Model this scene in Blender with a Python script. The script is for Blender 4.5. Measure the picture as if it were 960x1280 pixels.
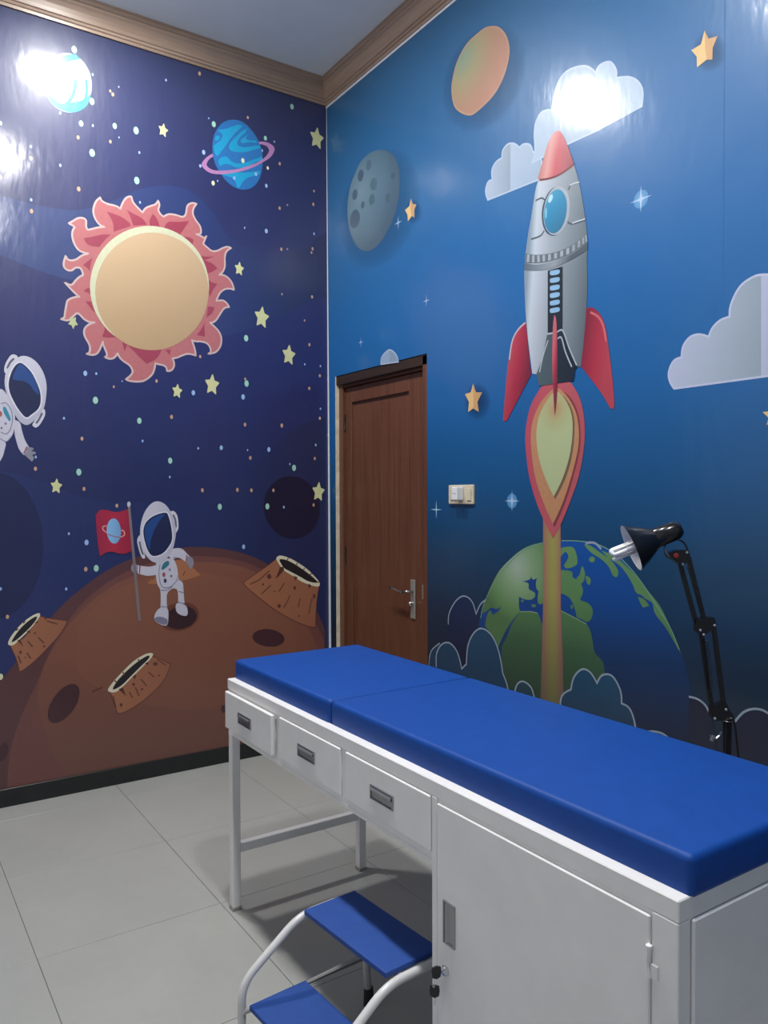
import bpy, bmesh, math, random
from mathutils import Vector, Matrix
from math import sin, cos, pi, radians
random.seed(7)
for o in list(bpy.data.objects): bpy.data.objects.remove(o)
SC = bpy.context.scene; COL = SC.collection

# ------------------------------------------------------------------ camera
cd = bpy.data.cameras.new('camera'); cam = bpy.data.objects.new('camera', cd); COL.objects.link(cam)
cd.sensor_fit = 'VERTICAL'; cd.sensor_height = 24.0; cd.lens = 980.0/1280.0*24.0; cd.clip_start = 0.02
R_ = Vector((0.55497, 0.83186, -0.00327)); U_ = Vector((-0.01563, 0.01436, 0.99977)); F_ = Vector((-0.83172, 0.5548, -0.02097))
mw = Matrix((R_, U_, -F_)).transposed().to_4x4(); mw.translation = (3.968, -2.259, 1.434)
cam.matrix_world = mw; SC.camera = cam
# ------------------------------------------------------------------ world, exposure
w = bpy.data.worlds.new('world'); SC.world = w; w.use_nodes = True
w.node_tree.nodes['Background'].inputs[0].default_value = (0.5, 0.55, 0.6, 1); w.node_tree.nodes['Background'].inputs[1].default_value = 0.05
vs = SC.view_settings; vs.view_transform = 'Standard'; vs.look = 'None'; vs.gamma = 1; vs.use_curve_mapping = False; vs.exposure = 0.0
# ------------------------------------------------------------------ room numbers (metres)
RX, RY, RZ = 5.0, -3.4, 3.796            # corner of the two mural walls is the origin
LAMP_W = 36.0
LAMPS = [(0.70, -1.38), (2.0, -1.42), (3.36, -1.42)]
for lx, ly in LAMPS:                     # light of the three ceiling downlights
    ld = bpy.data.lights.new('downlight_light', 'AREA'); ld.shape = 'DISK'; ld.size = 0.17; ld.energy = LAMP_W; ld.color = (1.0, 0.985, 0.95)
    lo = bpy.data.objects.new('downlight_light', ld); COL.objects.link(lo); lo.location = (lx, ly, RZ-0.016)
    pd = bpy.data.lights.new('ceiling_fill', 'POINT'); pd.shadow_soft_size = 0.03; pd.energy = 5.0; pd.color = ld.color      # added fill light below each lamp, brightens the ceiling
    po = bpy.data.objects.new('ceiling_fill', pd); COL.objects.link(po); po.location = (lx, ly, RZ-0.06)

# ------------------------------------------------------------------ materials
def lin(h, g=1.0):
    h = h.lstrip('#'); c = [int(h[i:i+2], 16)/255 for i in (0, 2, 4)]
    c = [(x/12.92 if x <= .04045 else ((x+.055)/1.055)**2.4)*g for x in c]
    return (min(c[0], .9), min(c[1], .9), min(c[2], .9), 1)
class NT:
    def __init__(s, m): s.t = m.node_tree; s.n = s.t.nodes; s.b = s.n['Principled BSDF']
    def add(s, typ, **kw):
        nd = s.n.new(typ)
        for k, v in kw.items(): setattr(nd, k, v)
        return nd
    def link(s, a, b): s.t.links.new(a, b)
    def math(s, op, a, b=None):
        nd = s.add('ShaderNodeMath', operation=op)
        for i, v in enumerate((a, b)):
            if v is None: continue
            if isinstance(v, (int, float)): nd.inputs[i].default_value = v
            else: s.link(v, nd.inputs[i])
        return nd.outputs[0]
    def noise(s, vec, scale, detail=2.0, rough=.5):
        nd = s.add('ShaderNodeTexNoise'); nd.inputs['Scale'].default_value = scale; nd.inputs['Detail'].default_value = detail; nd.inputs['Roughness'].default_value = rough
        if vec is not None: s.link(vec, nd.inputs['Vector'])
        return nd.outputs['Fac']
    def pos(s): return s.add('ShaderNodeNewGeometry').outputs['Position']
    def scale(s, vec, v):
        nd = s.add('ShaderNodeVectorMath', operation='MULTIPLY'); s.link(vec, nd.inputs[0]); nd.inputs[1].default_value = v; return nd.outputs[0]
    def ramp(s, fac, stops, interp='LINEAR'):
        nd = s.add('ShaderNodeValToRGB'); cr = nd.color_ramp; cr.interpolation = interp
        while len(cr.elements) < len(stops): cr.elements.new(1.0)
        for e, (p, c) in zip(cr.elements, stops): e.position = p; e.color = c
        s.link(fac, nd.inputs[0]); return nd.outputs[0]
    def bump(s, h, strength, dist, prev=None):
        nd = s.add('ShaderNodeBump'); nd.inputs['Strength'].default_value = strength; nd.inputs['Distance'].default_value = dist
        s.link(h, nd.inputs['Height'])
        if prev is not None: s.link(prev, nd.inputs['Normal'])
        return nd.outputs[0]
def newmat(name):
    m = bpy.data.materials.new(name); m.use_nodes = True; return m, NT(m)
def plain(name, color, rough=.5, metal=0.0, var=.06, scale=30, bump=0.0, coat=0.0, spec=.5):
    m, t = newmat(name); p = t.pos(); n = t.noise(p, scale, 3)
    c = color; lo = tuple(x*(1-var) for x in c[:3])+(1,); hi = tuple(min(1, x*(1+var)) for x in c[:3])+(1,)
    t.link(t.ramp(n, [(.3, lo), (.7, hi)]), t.b.inputs['Base Color'])
    t.b.inputs['Roughness'].default_value = rough; t.b.inputs['Metallic'].default_value = metal; t.b.inputs['Coat Weight'].default_value = coat
    t.b.inputs['Specular IOR Level'].default_value = spec
    if bump: t.link(t.bump(t.noise(p, scale*12, 2), bump, .002), t.b.inputs['Normal'])
    return m
def wallpaper_finish(t):
    """Glossy vinyl paper: slightly rippled, fine woven grain, seams between the drops."""
    p = t.pos()
    a = t.noise(t.scale(p, (1, 1, .55)), 5.0, 3, .55)
    b = t.noise(t.scale(p, (1, 1, .35)), 26.0, 2, .5)
    g = t.noise(p, 420.0, 1)
    n1 = t.bump(a, .12, .02); n2 = t.bump(b, .22, .003, n1); n3 = t.bump(g, .12, .0008, n2)
    s = t.add('ShaderNodeSeparateXYZ'); t.link(p, s.inputs[0])
    u = t.math('SUBTRACT', s.outputs[0], s.outputs[1])
    f = t.math('FRACT', t.math('DIVIDE', t.math('ADD', u, -0.2427), 1.13))
    d = t.math('ABSOLUTE', t.math('SUBTRACT', f, .5))
    seam = t.math('LESS_THAN', t.math('SUBTRACT', .5, d), .0016)
    n4 = t.bump(seam, .35, .0012, n3)
    t.link(n4, t.b.inputs['Normal']); t.link(n4, t.b.inputs['Coat Normal'])
    t.b.inputs['Coat Weight'].default_value = .5; t.b.inputs['Coat Roughness'].default_value = .13
    t.link(t.math('ADD', t.math('MULTIPLY', t.noise(p, 9.0, 3), .10), .36), t.b.inputs['Roughness'])
    t.b.inputs['Specular IOR Level'].default_value = .35
GAIN = {'L': 1.0, 'R': 1.0}
PR = {}
def wall3(wall, u, v, off=0.0): return Vector((off, -u, v)) if wall == 'L' else Vector((u, -off, v))
def ink(wall, spec):
    """Printed ink. spec: 'rrggbb', or ('lin', 'u,v u,v', [(pos, hex)..]), or ('rad', 'u,v u,v', [..]) in wall millimetres."""
    key = (wall, str(spec), GAIN[wall])
    if key in PR: return PR[key]
    g = GAIN[wall]; m, t = newmat('wallpaper_print_'+(spec if isinstance(spec, str) else spec[0]+'_gradient')); p = t.pos()
    if isinstance(spec, str):
        c = lin(spec, g); n = t.noise(p, 60, 2)
        t.link(t.ramp(n, [(.3, tuple(x*.96 for x in c[:3])+(1,)), (.7, tuple(min(.92, x*1.04) for x in c[:3])+(1,))]), t.b.inputs['Base Color'])
    else:
        kind, ends, stops = spec[:3]
        a, b = [wall3(wall, *[float(x)/1000 for x in q.rstrip('!').split(',')]) for q in ends.split()[:2]]
        if kind == 'across': b.z = a.z; kind = 'lin'
        if kind == 'lin':
            d = b-a; nd = t.add('ShaderNodeVectorMath', operation='DOT_PRODUCT'); t.link(p, nd.inputs[0]); nd.inputs[1].default_value = d/d.length_squared
            fac = t.math('SUBTRACT', nd.outputs['Value'], a.dot(d)/d.length_squared)
        else:
            nd = t.add('ShaderNodeVectorMath', operation='DISTANCE'); t.link(p, nd.inputs[0]); nd.inputs[1].default_value = a
            fac = t.math('DIVIDE', nd.outputs['Value'], (b-a).length)
        c = t.ramp(fac, [(q, lin(h, g)) for q, h in stops])
        if len(spec) > 3:                      # second gradient mixed over the first
            ends2, col2, f0, f1 = spec[3]
            a, b = [wall3(wall, *[float(x)/1000 for x in q.rstrip('!').split(',')]) for q in ends2.split()[:2]]; d = b-a
            nd = t.add('ShaderNodeVectorMath', operation='DOT_PRODUCT'); t.link(p, nd.inputs[0]); nd.inputs[1].default_value = d/d.length_squared
            fac2 = t.math('SUBTRACT', nd.outputs['Value'], a.dot(d)/d.length_squared)
            mp = t.add('ShaderNodeMapRange'); t.link(fac2, mp.inputs['Value']); mp.inputs['To Min'].default_value = f0; mp.inputs['To Max'].default_value = f1
            mx = t.add('ShaderNodeMix', data_type='RGBA'); t.link(mp.outputs[0], mx.inputs[0]); t.link(c, mx.inputs[6]); mx.inputs[7].default_value = lin(col2, g); c = mx.outputs[2]
        t.link(c, t.b.inputs['Base Color'])
    wallpaper_finish(t); PR[key] = m; return m
WHITE = plain('white_enamel', (.83, .82, .82, 1), .38, 0, .03, 12, .05)
WHITE2 = plain('white_enamel_tube', (.66, .66, .67, 1), .3, 0, .03, 12)
BLUE = plain('blue_vinyl', (.006, .060, .305, 1), .5, 0, .05, 25, .12, spec=.25)
BLUE2 = plain('blue_rubber_tread', (.010, .062, .30, 1), .6, 0, .06, 30, .15)
CHROME = plain('chrome', (.62, .63, .65, 1), .22, 1.0, .03)
STEEL = plain('satin_steel', (.42, .41, .38, 1), .4, .6, .05)
PULLM = plain('pull_metal', (.38, .38, .39, 1), .28, .8, .05)
HINGEM = plain('dark_hinge', (.05, .04, .035, 1), .5, .6, .1)
BLACKP = plain('black_plastic', (.012, .012, .014, 1), .35, 0, .1)
BLACKM = plain('black_enamel', (.008, .008, .009, 1), .22, 0, .1)
RUBBER = plain('black_rubber', (.015, .015, .016, 1), .6, 0, .1)
DARKGAP = plain('dark_gap', (.03, .03, .03, 1), .8)
IVORY = plain('ivory_plastic', (.62, .55, .42, 1), .4, 0, .08, 60)
WPLAST = plain('white_plastic', (.75, .76, .8, 1), .4, 0, .03)
REDP = plain('red_plastic', (.35, .03, .03, 1), .4)
GLASSW = plain('frosted_tube', (.82, .83, .86, 1), .25, 0, .02)
SHADEW = plain('white_reflector', (.72, .72, .74, 1), .35, 0, .03)
SKIRT = plain('black_skirting_tile', (.011, .013, .014, 1), .3, 0, .2, 20)
CEIL = plain('ceiling_paint', (.86, .89, .90, 1), .8, 0, .02, 8, .05)
PLASTER = plain('plaster_edge', (.62, .56, .44, 1), .8, 0, .15, 20, .3)
WPLAST2 = plain('white_plaster', (.68, .70, .78, 1), .8, 0, .06, 20, .2)
OTHER = plain('painted_wall', (.66, .66, .65, 1), .6, 0, .03, 8, .05)
OTHER2 = plain('painted_wall_blue', (.30, .35, .42, 1), .6, 0, .03, 8, .05)
def wood(name, c0, c1, axis, rough=.4, sc=1.0):
    m, t = newmat(name); p = t.pos()
    st = {'x': (.6, 14, 14), 'y': (14, .6, 14), 'z': (14, 14, .6)}[axis]
    q = t.scale(p, tuple(v*sc for v in st)); n = t.noise(q, 3.0, 5, .6); f = t.noise(q, 16.0, 3, .6)
    fac = t.math('ADD', t.math('MULTIPLY', n, .7), t.math('MULTIPLY', f, .3))
    t.link(t.ramp(fac, [(.32, c0), (.68, c1)]), t.b.inputs['Base Color']); t.b.inputs['Roughness'].default_value = rough
    t.link(t.bump(f, .12, .001), t.b.inputs['Normal']); return m
DOORW = wood('door_wood', (.085, .03, .016, 1), (.15, .06, .034, 1), 'z', .38)
DOORD = wood('door_frame_dark_wood', (.02, .011, .009, 1), (.04, .022, .016, 1), 'x', .45)
CORNL = wood('cornice_wood_along_left', (.25, .17, .125, 1), (.39, .28, .21, 1), 'y', .35, .8)
CORNR = wood('cornice_wood_along_right', (.25, .17, .125, 1), (.39, .28, .21, 1), 'x', .35, .8)
m, t = newmat('floor_tile_glaze'); p = t.pos()
n = t.noise(p, 2.2, 5, .6); n2 = t.noise(p, 30, 3)
t.link(t.ramp(t.math('ADD', t.math('MULTIPLY', n, .8), t.math('MULTIPLY', n2, .2)), [(.3, (.355, .362, .348, 1)), (.7, (.405, .410, .392, 1))]), t.b.inputs['Base Color'])
t.b.inputs['Roughness'].default_value = .3; t.link(t.bump(t.noise(p, 14, 2), .05, .003), t.b.inputs['Normal'])
TILE = m
GROUT = plain('tile_grout', (.28, .285, .28, 1), .85, 0, .1, 40)
m, t = newmat('lamp_diffuser'); t.b.inputs['Base Color'].default_value = (.9, .9, .9, 1); t.b.inputs['Emission Color'].default_value = (.97, .98, 1, 1); t.b.inputs['Emission Strength'].default_value = 30
DIFF = m

# ------------------------------------------------------------------ mesh helpers
def obj(name, bm, mat, parent=None, smooth=False, recalc=True):
    me = bpy.data.meshes.new(name)
    if isinstance(bm, tuple): me.from_pydata(bm[0], [], bm[1])
    else:
        if recalc: bmesh.ops.recalc_face_normals(bm, faces=bm.faces)
        bm.to_mesh(me); bm.free()
    o = bpy.data.objects.new(name, me); COL.objects.link(o); me.materials.append(mat)
    if smooth: me.polygons.foreach_set('use_smooth', [True]*len(me.polygons))
    if parent is not None:
        o.parent = parent; o.matrix_parent_inverse = Matrix.Translation(parent.location).inverted() if parent.type == 'EMPTY' and parent.rotation_euler[2] == 0 else Matrix()
    return o
def empty(name, loc=(0, 0, 0), rz=0.0):
    o = bpy.data.objects.new(name, None); COL.objects.link(o); o.location = loc; o.rotation_euler = (0, 0, rz); o.empty_display_size = .1; return o
def tag(o, label=None, cat=None, group=None, kind=None):
    for k, v in (('label', label), ('category', cat), ('group', group), ('kind', kind)):
        if v: o[k] = v
    return o
def box(bm, x0, x1, y0, y1, z0, z1, bev=0.0, seg=1):
    r = bmesh.ops.create_cube(bm, size=1.0)['verts']
    for v in r: v.co = Vector(((x0+x1)/2+v.co.x*(x1-x0), (y0+y1)/2+v.co.y*(y1-y0), (z0+z1)/2+v.co.z*(z1-z0)))
    if bev:
        es = list({e for v in r for e in v.link_edges}); bmesh.ops.bevel(bm, geom=es, offset=bev, segments=seg, profile=.5, affect='EDGES')
    return bm
def B(*a, **k): return box(bmesh.new(), *a, **k)
def frame_of(d):
    d = d.normalized(); a = Vector((0, 0, 1)) if abs(d.z) < .9 else Vector((1, 0, 0)); x = d.cross(a).normalized(); return x, x.cross(d).normalized()
def round_path(pts, rad, n=5):
    pts = [Vector(p) for p in pts]; out = [pts[0]]
    for a, b, c in zip(pts, pts[1:], pts[2:]):
        l = min(rad, (a-b).length*.48, (c-b).length*.48); p0 = b+(a-b).normalized()*l; p1 = b+(c-b).normalized()*l
        for k in range(n+1): t = k/n; out.append(p0*(1-t)**2+b*2*t*(1-t)+p1*t*t)
    return out+[pts[-1]]
def tube(bm, pts, r, seg=10, cap=True):
    pts = [Vector(p) for p in pts]; rings = []; x = None
    for i, p in enumerate(pts):
        d = (pts[min(i+1, len(pts)-1)]-pts[max(i-1, 0)]).normalized()
        if x is None: x, y = frame_of(d)
        else: x = (x-d*x.dot(d)).normalized(); y = d.cross(x)
        rr = r[i] if isinstance(r, (list, tuple)) else r
        rings.append([bm.verts.new(p+(x*cos(2*pi*k/seg)+y*sin(2*pi*k/seg))*rr) for k in range(seg)])
    for a, b in zip(rings, rings[1:]):
        for k in range(seg): bm.faces.new((a[k], a[(k+1) % seg], b[(k+1) % seg], b[k]))
    if cap: bm.faces.new(rings[0][::-1]); bm.faces.new(rings[-1])
    return bm
def T(pts, r, seg=10): return tube(bmesh.new(), pts, r, seg)
def lathe(bm, o, d, prof, seg=28, close=True):
    """prof: (distance along d, radius)"""
    o = Vector(o); d = Vector(d).normalized(); x, y = frame_of(d); rings = []
    for s, r in prof: rings.append([bm.verts.new(o+d*s+(x*cos(2*pi*k/seg)+y*sin(2*pi*k/seg))*max(r, 1e-4)) for k in range(seg)])
    for a, b in zip(rings, rings[1:]):
        for k in range(seg): bm.faces.new((a[k], a[(k+1) % seg], b[(k+1) % seg], b[k]))
    if close: bm.faces.new(rings[0][::-1]); bm.faces.new(rings[-1])
    return bm
def prism(bm, pts, n):
    n = Vector(n); a = [bm.verts.new(Vector(p)-n/2) for p in pts]; b = [bm.verts.new(Vector(p)+n/2) for p in pts]
    bm.faces.new(a[::-1]); bm.faces.new(b)
    for i in range(len(a)): j = (i+1) % len(a); bm.faces.new((a[i], a[j], b[j], b[i]))
    return bm

# ------------------------------------------------------------------ room shell
floor = tag(obj('floor', B(0, RX, RY, 0, -.12, -.004), GROUT), kind='structure')
xs = [0]+[x for x in [1.372+.6*k for k in range(-3, 8)] if 0.02 < x < RX-.02]+[RX]
ys = [0]+[y for y in [-1.225+.6*k for k in range(2, -6, -1)] if RY+.02 < y < -.02]+[RY]
tmesh = {}
for x0, x1 in zip(xs, xs[1:]):
    for y1, y0 in zip(ys, ys[1:]):
        key = (round(x1-x0, 3), round(y1-y0, 3))
        if key not in tmesh:
            o = obj('tile', B(-(x1-x0)/2+.001, (x1-x0)/2-.001, -(y1-y0)/2+.001, (y1-y0)/2-.001, -.004, 0, bev=.0006), TILE, floor); tmesh[key] = o.data
        else:
            o = bpy.data.objects.new('tile', tmesh[key]); COL.objects.link(o); o.parent = floor
        o.location = ((x0+x1)/2, (y0+y1)/2, 0)
tag(obj('ceiling', B(0, RX, RY, 0, RZ, RZ+.1), CEIL), kind='structure')
# base print of the two mural walls
m, t = newmat('mural_wallpaper_navy'); p = t.pos(); s = t.add('ShaderNodeSeparateXYZ'); t.link(p, s.inputs[0])
gl = GAIN['L']
t.link(t.ramp(t.math('DIVIDE', s.outputs[2], 3.7), [(.0, lin('20264a', gl)), (.35, lin('232a55', gl)), (.6, lin('262c60', gl)), (.85, lin('2a305c', gl)), (1, lin('31375a', gl))]), t.b.inputs['Base Color'])
wallpaper_finish(t); NAVY = m
m, t = newmat('mural_wallpaper_blue'); p = t.pos(); s = t.add('ShaderNodeSeparateXYZ'); t.link(p, s.inputs[0])
gr = GAIN['R']
t.link(t.ramp(t.math('DIVIDE', s.outputs[2], 3.7), [(.15, lin('14202f', gr)), (.24, lin('152c44', gr)), (.32, lin('133d5f', gr)), (.40, lin('134e80', gr)), (.5, lin('175b98', gr)), (.62, lin('1a609e', gr)), (.8, lin('246094', gr)), (1, lin('285a82', gr))]), t.b.inputs['Base Color'])  # darkens towards the floor: print tone and light falloff both in the colour
wallpaper_finish(t); SKYB = m
wall_left = tag(obj('wall_left', B(-.12, 0, RY, .12, -.12, RZ), NAVY), kind='structure')
DX0, DX1, DZ = .085, .955, 2.113
bm = bmesh.new(); box(bm, 0, DX0, 0, .12, -.12, RZ); box(bm, DX1, RX, 0, .12, -.12, RZ); box(bm, DX0, DX1, 0, .12, DZ, RZ)
wall_right = tag(obj('wall_right', bm, SKYB), kind='structure')
tag(obj('wall_back', B(0, RX, RY-.12, RY, -.12, RZ), OTHER), kind='structure')
tag(obj('wall_end', B(RX, RX+.12, RY, 0, -.12, RZ), OTHER2), kind='structure')
tag(obj('baseboard_left', B(.0, .009, RY, 0, 0, .084, bev=.0015), SKIRT), kind='structure')
tag(obj('baseboard_right', B(DX1, RX, -.009, 0, 0, .084, bev=.0015), SKIRT), kind='structure')
# wooden cornice, mitred in the corner
CP = [(0, .0), (.010, .0), (.012, .012), (.019, .016), (.019, .026), (.026, .030), (.030, .045), (.036, .064), (.045, .082), (.052, .090), (.052, .100), (.059, .104), (.060, .118), (.066, .122), (.066, .1275), (0, .1275)]
def cornice(name, side, mat):
    v = []; f = []; n = len(CP)
    for e in (0, 1):
        for d, h in CP:
            z = RZ-.128+h
            if side == 'L': v.append((d, -d if e == 0 else RY, z))
            else: v.append((d if e == 0 else RX, -d, z))
    for i in range(n): j = (i+1) % n; f.append((i, j, n+j, n+i) if side == 'L' else (i, n+i, n+j, j))
    f += [tuple(range(n)), tuple(range(2*n-1, n-1, -1))]
    o = obj(name, (v, f), mat); bm = bmesh.new(); bm.from_mesh(o.data); bmesh.ops.recalc_face_normals(bm, faces=bm.faces); bm.to_mesh(o.data); bm.free()
    return tag(o, kind='structure')
cornice('trim_1', 'L', CORNL); cornice('trim_2', 'R', CORNR)
tag(obj('trim_3', B(0.0, RX, -.004, 0, RZ-.139, RZ-.128), WPLAST2), kind='structure')
tag(obj('trim_4', ([(.0, -.0015, 3.66), (.004, -.0015, 3.66), (.013, -.0015, 2.31), (.020, -.0015, 1.5), (.0265, -.0015, .57), (.03, -.0015, 0), (0, -.0015, 0)], [tuple(range(7))]), WPLAST2), kind='structure')

# ------------------------------------------------------------------ door in the right wall
door = tag(empty('door_1', (.52, .05, 0)), kind='structure')
obj('plaster_reveal', B(DX0, DX0+.004, 0, .028, 0, DZ), PLASTER, door)
obj('backing', B(DX0, DX1, .10, .118, 0, DZ), DARKGAP, door)
obj('jamb', B(DX0, DX0+.042, .022, .10, 0, DZ-.004, bev=.003), DOORW, door)
obj('jamb', B(DX1-.042, DX1, .004, .10, 0, DZ-.004, bev=.003), DOORW, door)
obj('head_jamb', B(DX0, DX1, .004, .10, DZ-.052, DZ, bev=.003), DOORD, door)
obj('head_bead', B(DX0+.042, DX1-.042, .03, .06, DZ-.066, DZ-.052), DOORW, door)
LX0, LX1, LZ1 = DX0+.045, DX1-.045, DZ-.070
leaf = obj('leaf', B(LX0, LX0+.062, .042, .08, .006, LZ1, bev=.002), DOORW, door); leaf.name = 'stile'
obj('stile', B(LX1-.165, LX1, .042, .08, .006, LZ1, bev=.002), DOORW, door)
obj('rail', B(LX0+.062, LX1-.165, .042, .08, LZ1-.085, LZ1, bev=.002), DOORW, door)
obj('rail', B(LX0+.062, LX1-.165, .042, .08, .006, .25, bev=.002), DOORW, door)
obj('panel', B(LX0+.06, LX1-.163, .056, .076, .24, LZ1-.08), DOORW, door)
hp = obj('handle_plate', B(.765, .805, .034, .042, .815, 1.012, bev=.004, seg=2), STEEL, door)
bm = bmesh.new(); tube(bm, [(.785, .034, .955), (.785, -.005, .955)], .009); tube(bm, round_path([(.785, -.004, .955), (.73, -.006, .947), (.69, -.006, .955), (.635, -.004, .963)], .02), [.009]*3+[.008]*6+[.007]*5, 10)
obj('lever', bm, CHROME, hp, True)
bm = bmesh.new(); lathe(bm, (.785, .036, .893), (0, -1, 0), [(0, .010), (.02, .010), (.024, .007)], 14); lathe(bm, (.785, .022, .893), (-1, 0, -.05), [(0, .004), (.02, .006), (.024, .003)], 10)
obj('key_cylinder', bm, CHROME, hp)
for z in (.3, 1.1, 1.85):
    obj('hinge', T([(LX0, .036, z-.045), (LX0, .036, z+.045)], .006), HINGEM, door)
obj('strike_plate', B(.913, .918, .0, .04, .93, 1.0), STEEL, door)

# ------------------------------------------------------------------ mural printing
STEP = .00004
def parse(s):
    out = []
    for q in s.split(): c = q.endswith('!'); u, v = q.rstrip('!').split(','); out.append((float(u)/1000, max(.03, float(v)/1000), c))
    return out
def spline(P, closed=True, n=4):
    N = len(P); out = []
    rng = range(N) if closed else range(N-1)
    for i in rng:
        p1 = P[i]; p2 = P[(i+1) % N]; p0 = P[(i-1) % N] if (closed or i > 0) else p1; p3 = P[(i+2) % N] if (closed or i+2 < N) else p2
        if p1[2]: p0 = None
        if p2[2]: p3 = None
        out.append((p1[0], p1[1]))
        if p0 is None and p3 is None: continue
        for k in range(1, n):
            t = k/n; h1 = 2*t**3-3*t*t+1; h2 = t**3-2*t*t+t; h3 = -2*t**3+3*t*t; h4 = t**3-t*t; q = []
            for a in (0, 1):
                m1 = (p2[a]-p0[a])/2 if p0 else None; m2 = (p3[a]-p1[a])/2 if p3 else None
                if m1 is None: m1 = 1.5*(p2[a]-p1[a])-.5*m2
                if m2 is None: m2 = 1.5*(p2[a]-p1[a])-.5*m1
                q.append(h1*p1[a]+h2*m1+h3*p2[a]+h4*m2)
            out.append(tuple(q))
    if not closed: out.append(P[-1][:2])
    return out
class Mural:
    def __init__(s, wall, parent): s.w = wall; s.p = parent; s.z = 1
    def lay(s): s.z += 1; return s.z*STEP
    def mesh(s, name, polys, spec, parent, off=None, stuff=False):
        off = s.lay() if off is None else off; bm = bmesh.new(); nrm = Vector((1, 0, 0)) if s.w == 'L' else Vector((0, -1, 0))
        for i_, P in enumerate(polys):
            vs = [bm.verts.new(wall3(s.w, u, v, off+(i_ % 5)*4e-6)) for u, v in P]; f = bm.faces.new(vs); f.normal_update()
            if f.normal.dot(nrm) < 0: f.normal_flip()
        o = obj(name, bm, ink(s.w, spec) if not isinstance(spec, bpy.types.Material) else spec, parent or s.p, recalc=False)
        if stuff: o['kind'] = 'stuff'
        return o
    def fill(s, name, data, spec, parent=None, n=4): return s.mesh(name, [spline(parse(data), True, n)], spec, parent)
    def fills(s, name, datas, spec, parent=None): return s.mesh(name, [spline(parse(d), True, 4) for d in datas], spec, parent)
    def strokes(s, name, datas, width, spec, parent=None, closed=False):
        polys = []
        for data in (datas if isinstance(datas, (list, tuple)) else [datas]):
            P = [Vector(q) for q in spline(parse(data), closed, 4)]; N = len(P); L = []; R = []
            for i in range(N):
                a = P[(i-1) % N] if closed or i > 0 else P[i]; c = P[(i+1) % N] if closed or i < N-1 else P[i]
                d0 = (P[i]-a); d1 = (c-P[i]); d0 = d0.normalized() if d0.length > 1e-7 else d1.normalized(); d1 = d1.normalized() if d1.length > 1e-7 else d0
                t = d0+d1; t = t.normalized() if t.length > 1e-3 else d1; nn = Vector((-t.y, t.x)); k = 1/max(.55, abs(nn.dot(Vector((-d1.y, d1.x)))))
                L.append(P[i]+nn*width/2*k); R.append(P[i]-nn*width/2*k)
            for i in range(N if closed else N-1):
                j = (i+1) % N; polys.append([L[i], L[j], R[j], R[i]])
        return s.mesh(name, polys, spec, parent)
    def dots(s, name, data, cols, parent=None):
        by = {}; seen = []
        for q in data.split():
            u, v, r, c = q.split(','); u, v, r = float(u)/1000, float(v)/1000, float(r)/1000
            if all(math.hypot(u-a, v-b) > .012 for a, b, _ in seen): seen.append((u, v, r)); by.setdefault(c, []).append((u, v, r))
        out = []
        for c, L in by.items():
            out.append(s.mesh(name, [[(u+r*.7*cos(2*pi*k/10), v+r*sin(2*pi*k/10)) for k in range(10)] for u, v, r in L], cols[c], parent, stuff=len(L) > 1))
        return out
    def star(s, name, data, spec, rot=0.0, parent=None, inner=.52):
        for q in data.split():
            u, v, r, c = q.split(','); u, v, r = float(u)/1000, float(v)/1000, float(r)/1000
            P = [(u+(r if k % 2 == 0 else r*inner)*sin(pi*k/5+rot), v+(r if k % 2 == 0 else r*inner)*cos(pi*k/5+rot), False) for k in range(10)]
            a = float(c); P = [(u+((x-u)*cos(a)-(y-v)*sin(a))*.72, v+(x-u)*sin(a)+(y-v)*cos(a)) for x, y, _ in P]
            # soften the tips
            Q = []
            for i, p in enumerate(P):
                if i % 2 == 0:
                    for w_ in (P[i-1], P[(i+1) % 10]): Q.append((p[0]*.86+w_[0]*.14, p[1]*.86+w_[1]*.14))
                else: Q.append(p)
            s.mesh(name, [Q], spec, parent)

# ---- left wall: navy night sky, sun, planets, brown planet, astronauts
L = Mural('L', wall_left)
L.fill('printed_sky_wave', "3395,2860! 3000,2830 2600,2700 2300,2660 "+"2120,2661 1881,2763 1711,2805 1564,2796 1377,2808 1212,2884 1074,2972 931,3021 802,3012 688,2926 591,2815 428,2768 258,2787 80,2886 6,2959! 3,2584! 159,2521 328,2416 526,2327 629,2291 811,2310 1090,2398 1307,2456 1511,2483 1856,2558"+' 2200,2480 2600,2420 3000,2500 3395,2560!', ('lin', "1647,2618 48,2764", [(0, '2c3d70'), (.6, '283668'), (1, '222b52')]))
L.fill('printed_sky_wave', "3395,1640! 3000,1500 2600,1450 2300,1490 "+"2136,1525 1869,1567 1727,1553 1579,1515 1392,1440 1210,1405 946,1403 720,1439 520,1543 373,1680 198,1823 12,1882! 15,1061! 554,826! 1386,739! 1739,591! 2147,473!"+" 2600,330! 3395,300!", ('lin', "1663,1289 55,1525", [(0, '263061'), (.6, '242d5a'), (1, '22284e')]))
L.fill('printed_dark_patch', "1546,1203 1551,1135 1564,1071 1585,1012 1613,962 1645,922 1682,893 1721,877 1762,874 1801,884 1839,907 1873,940 1902,984 1926,1035 1943,1093 1953,1155 1956,1219 1951,1282 1939,1343 1921,1400 1896,1449 1866,1490 1831,1521 1793,1540 1753,1547 1713,1541 1675,1523 1639,1491 1607,1449 1581,1396 1561,1336 1550,1271", '20264e')
L.fill('printed_dark_patch', "60,1400 56,1365 58,1329 67,1296 83,1265 105,1238 132,1217 163,1202 196,1193 231,1191 266,1196 299,1207 329,1225 356,1248 378,1275 395,1305 406,1338 410,1372 408,1406 399,1438 384,1468 364,1494 338,1516 309,1532 277,1542 242,1545 208,1542 174,1532 142,1515 114,1493 90,1465 72,1434", '1b1833')
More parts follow.
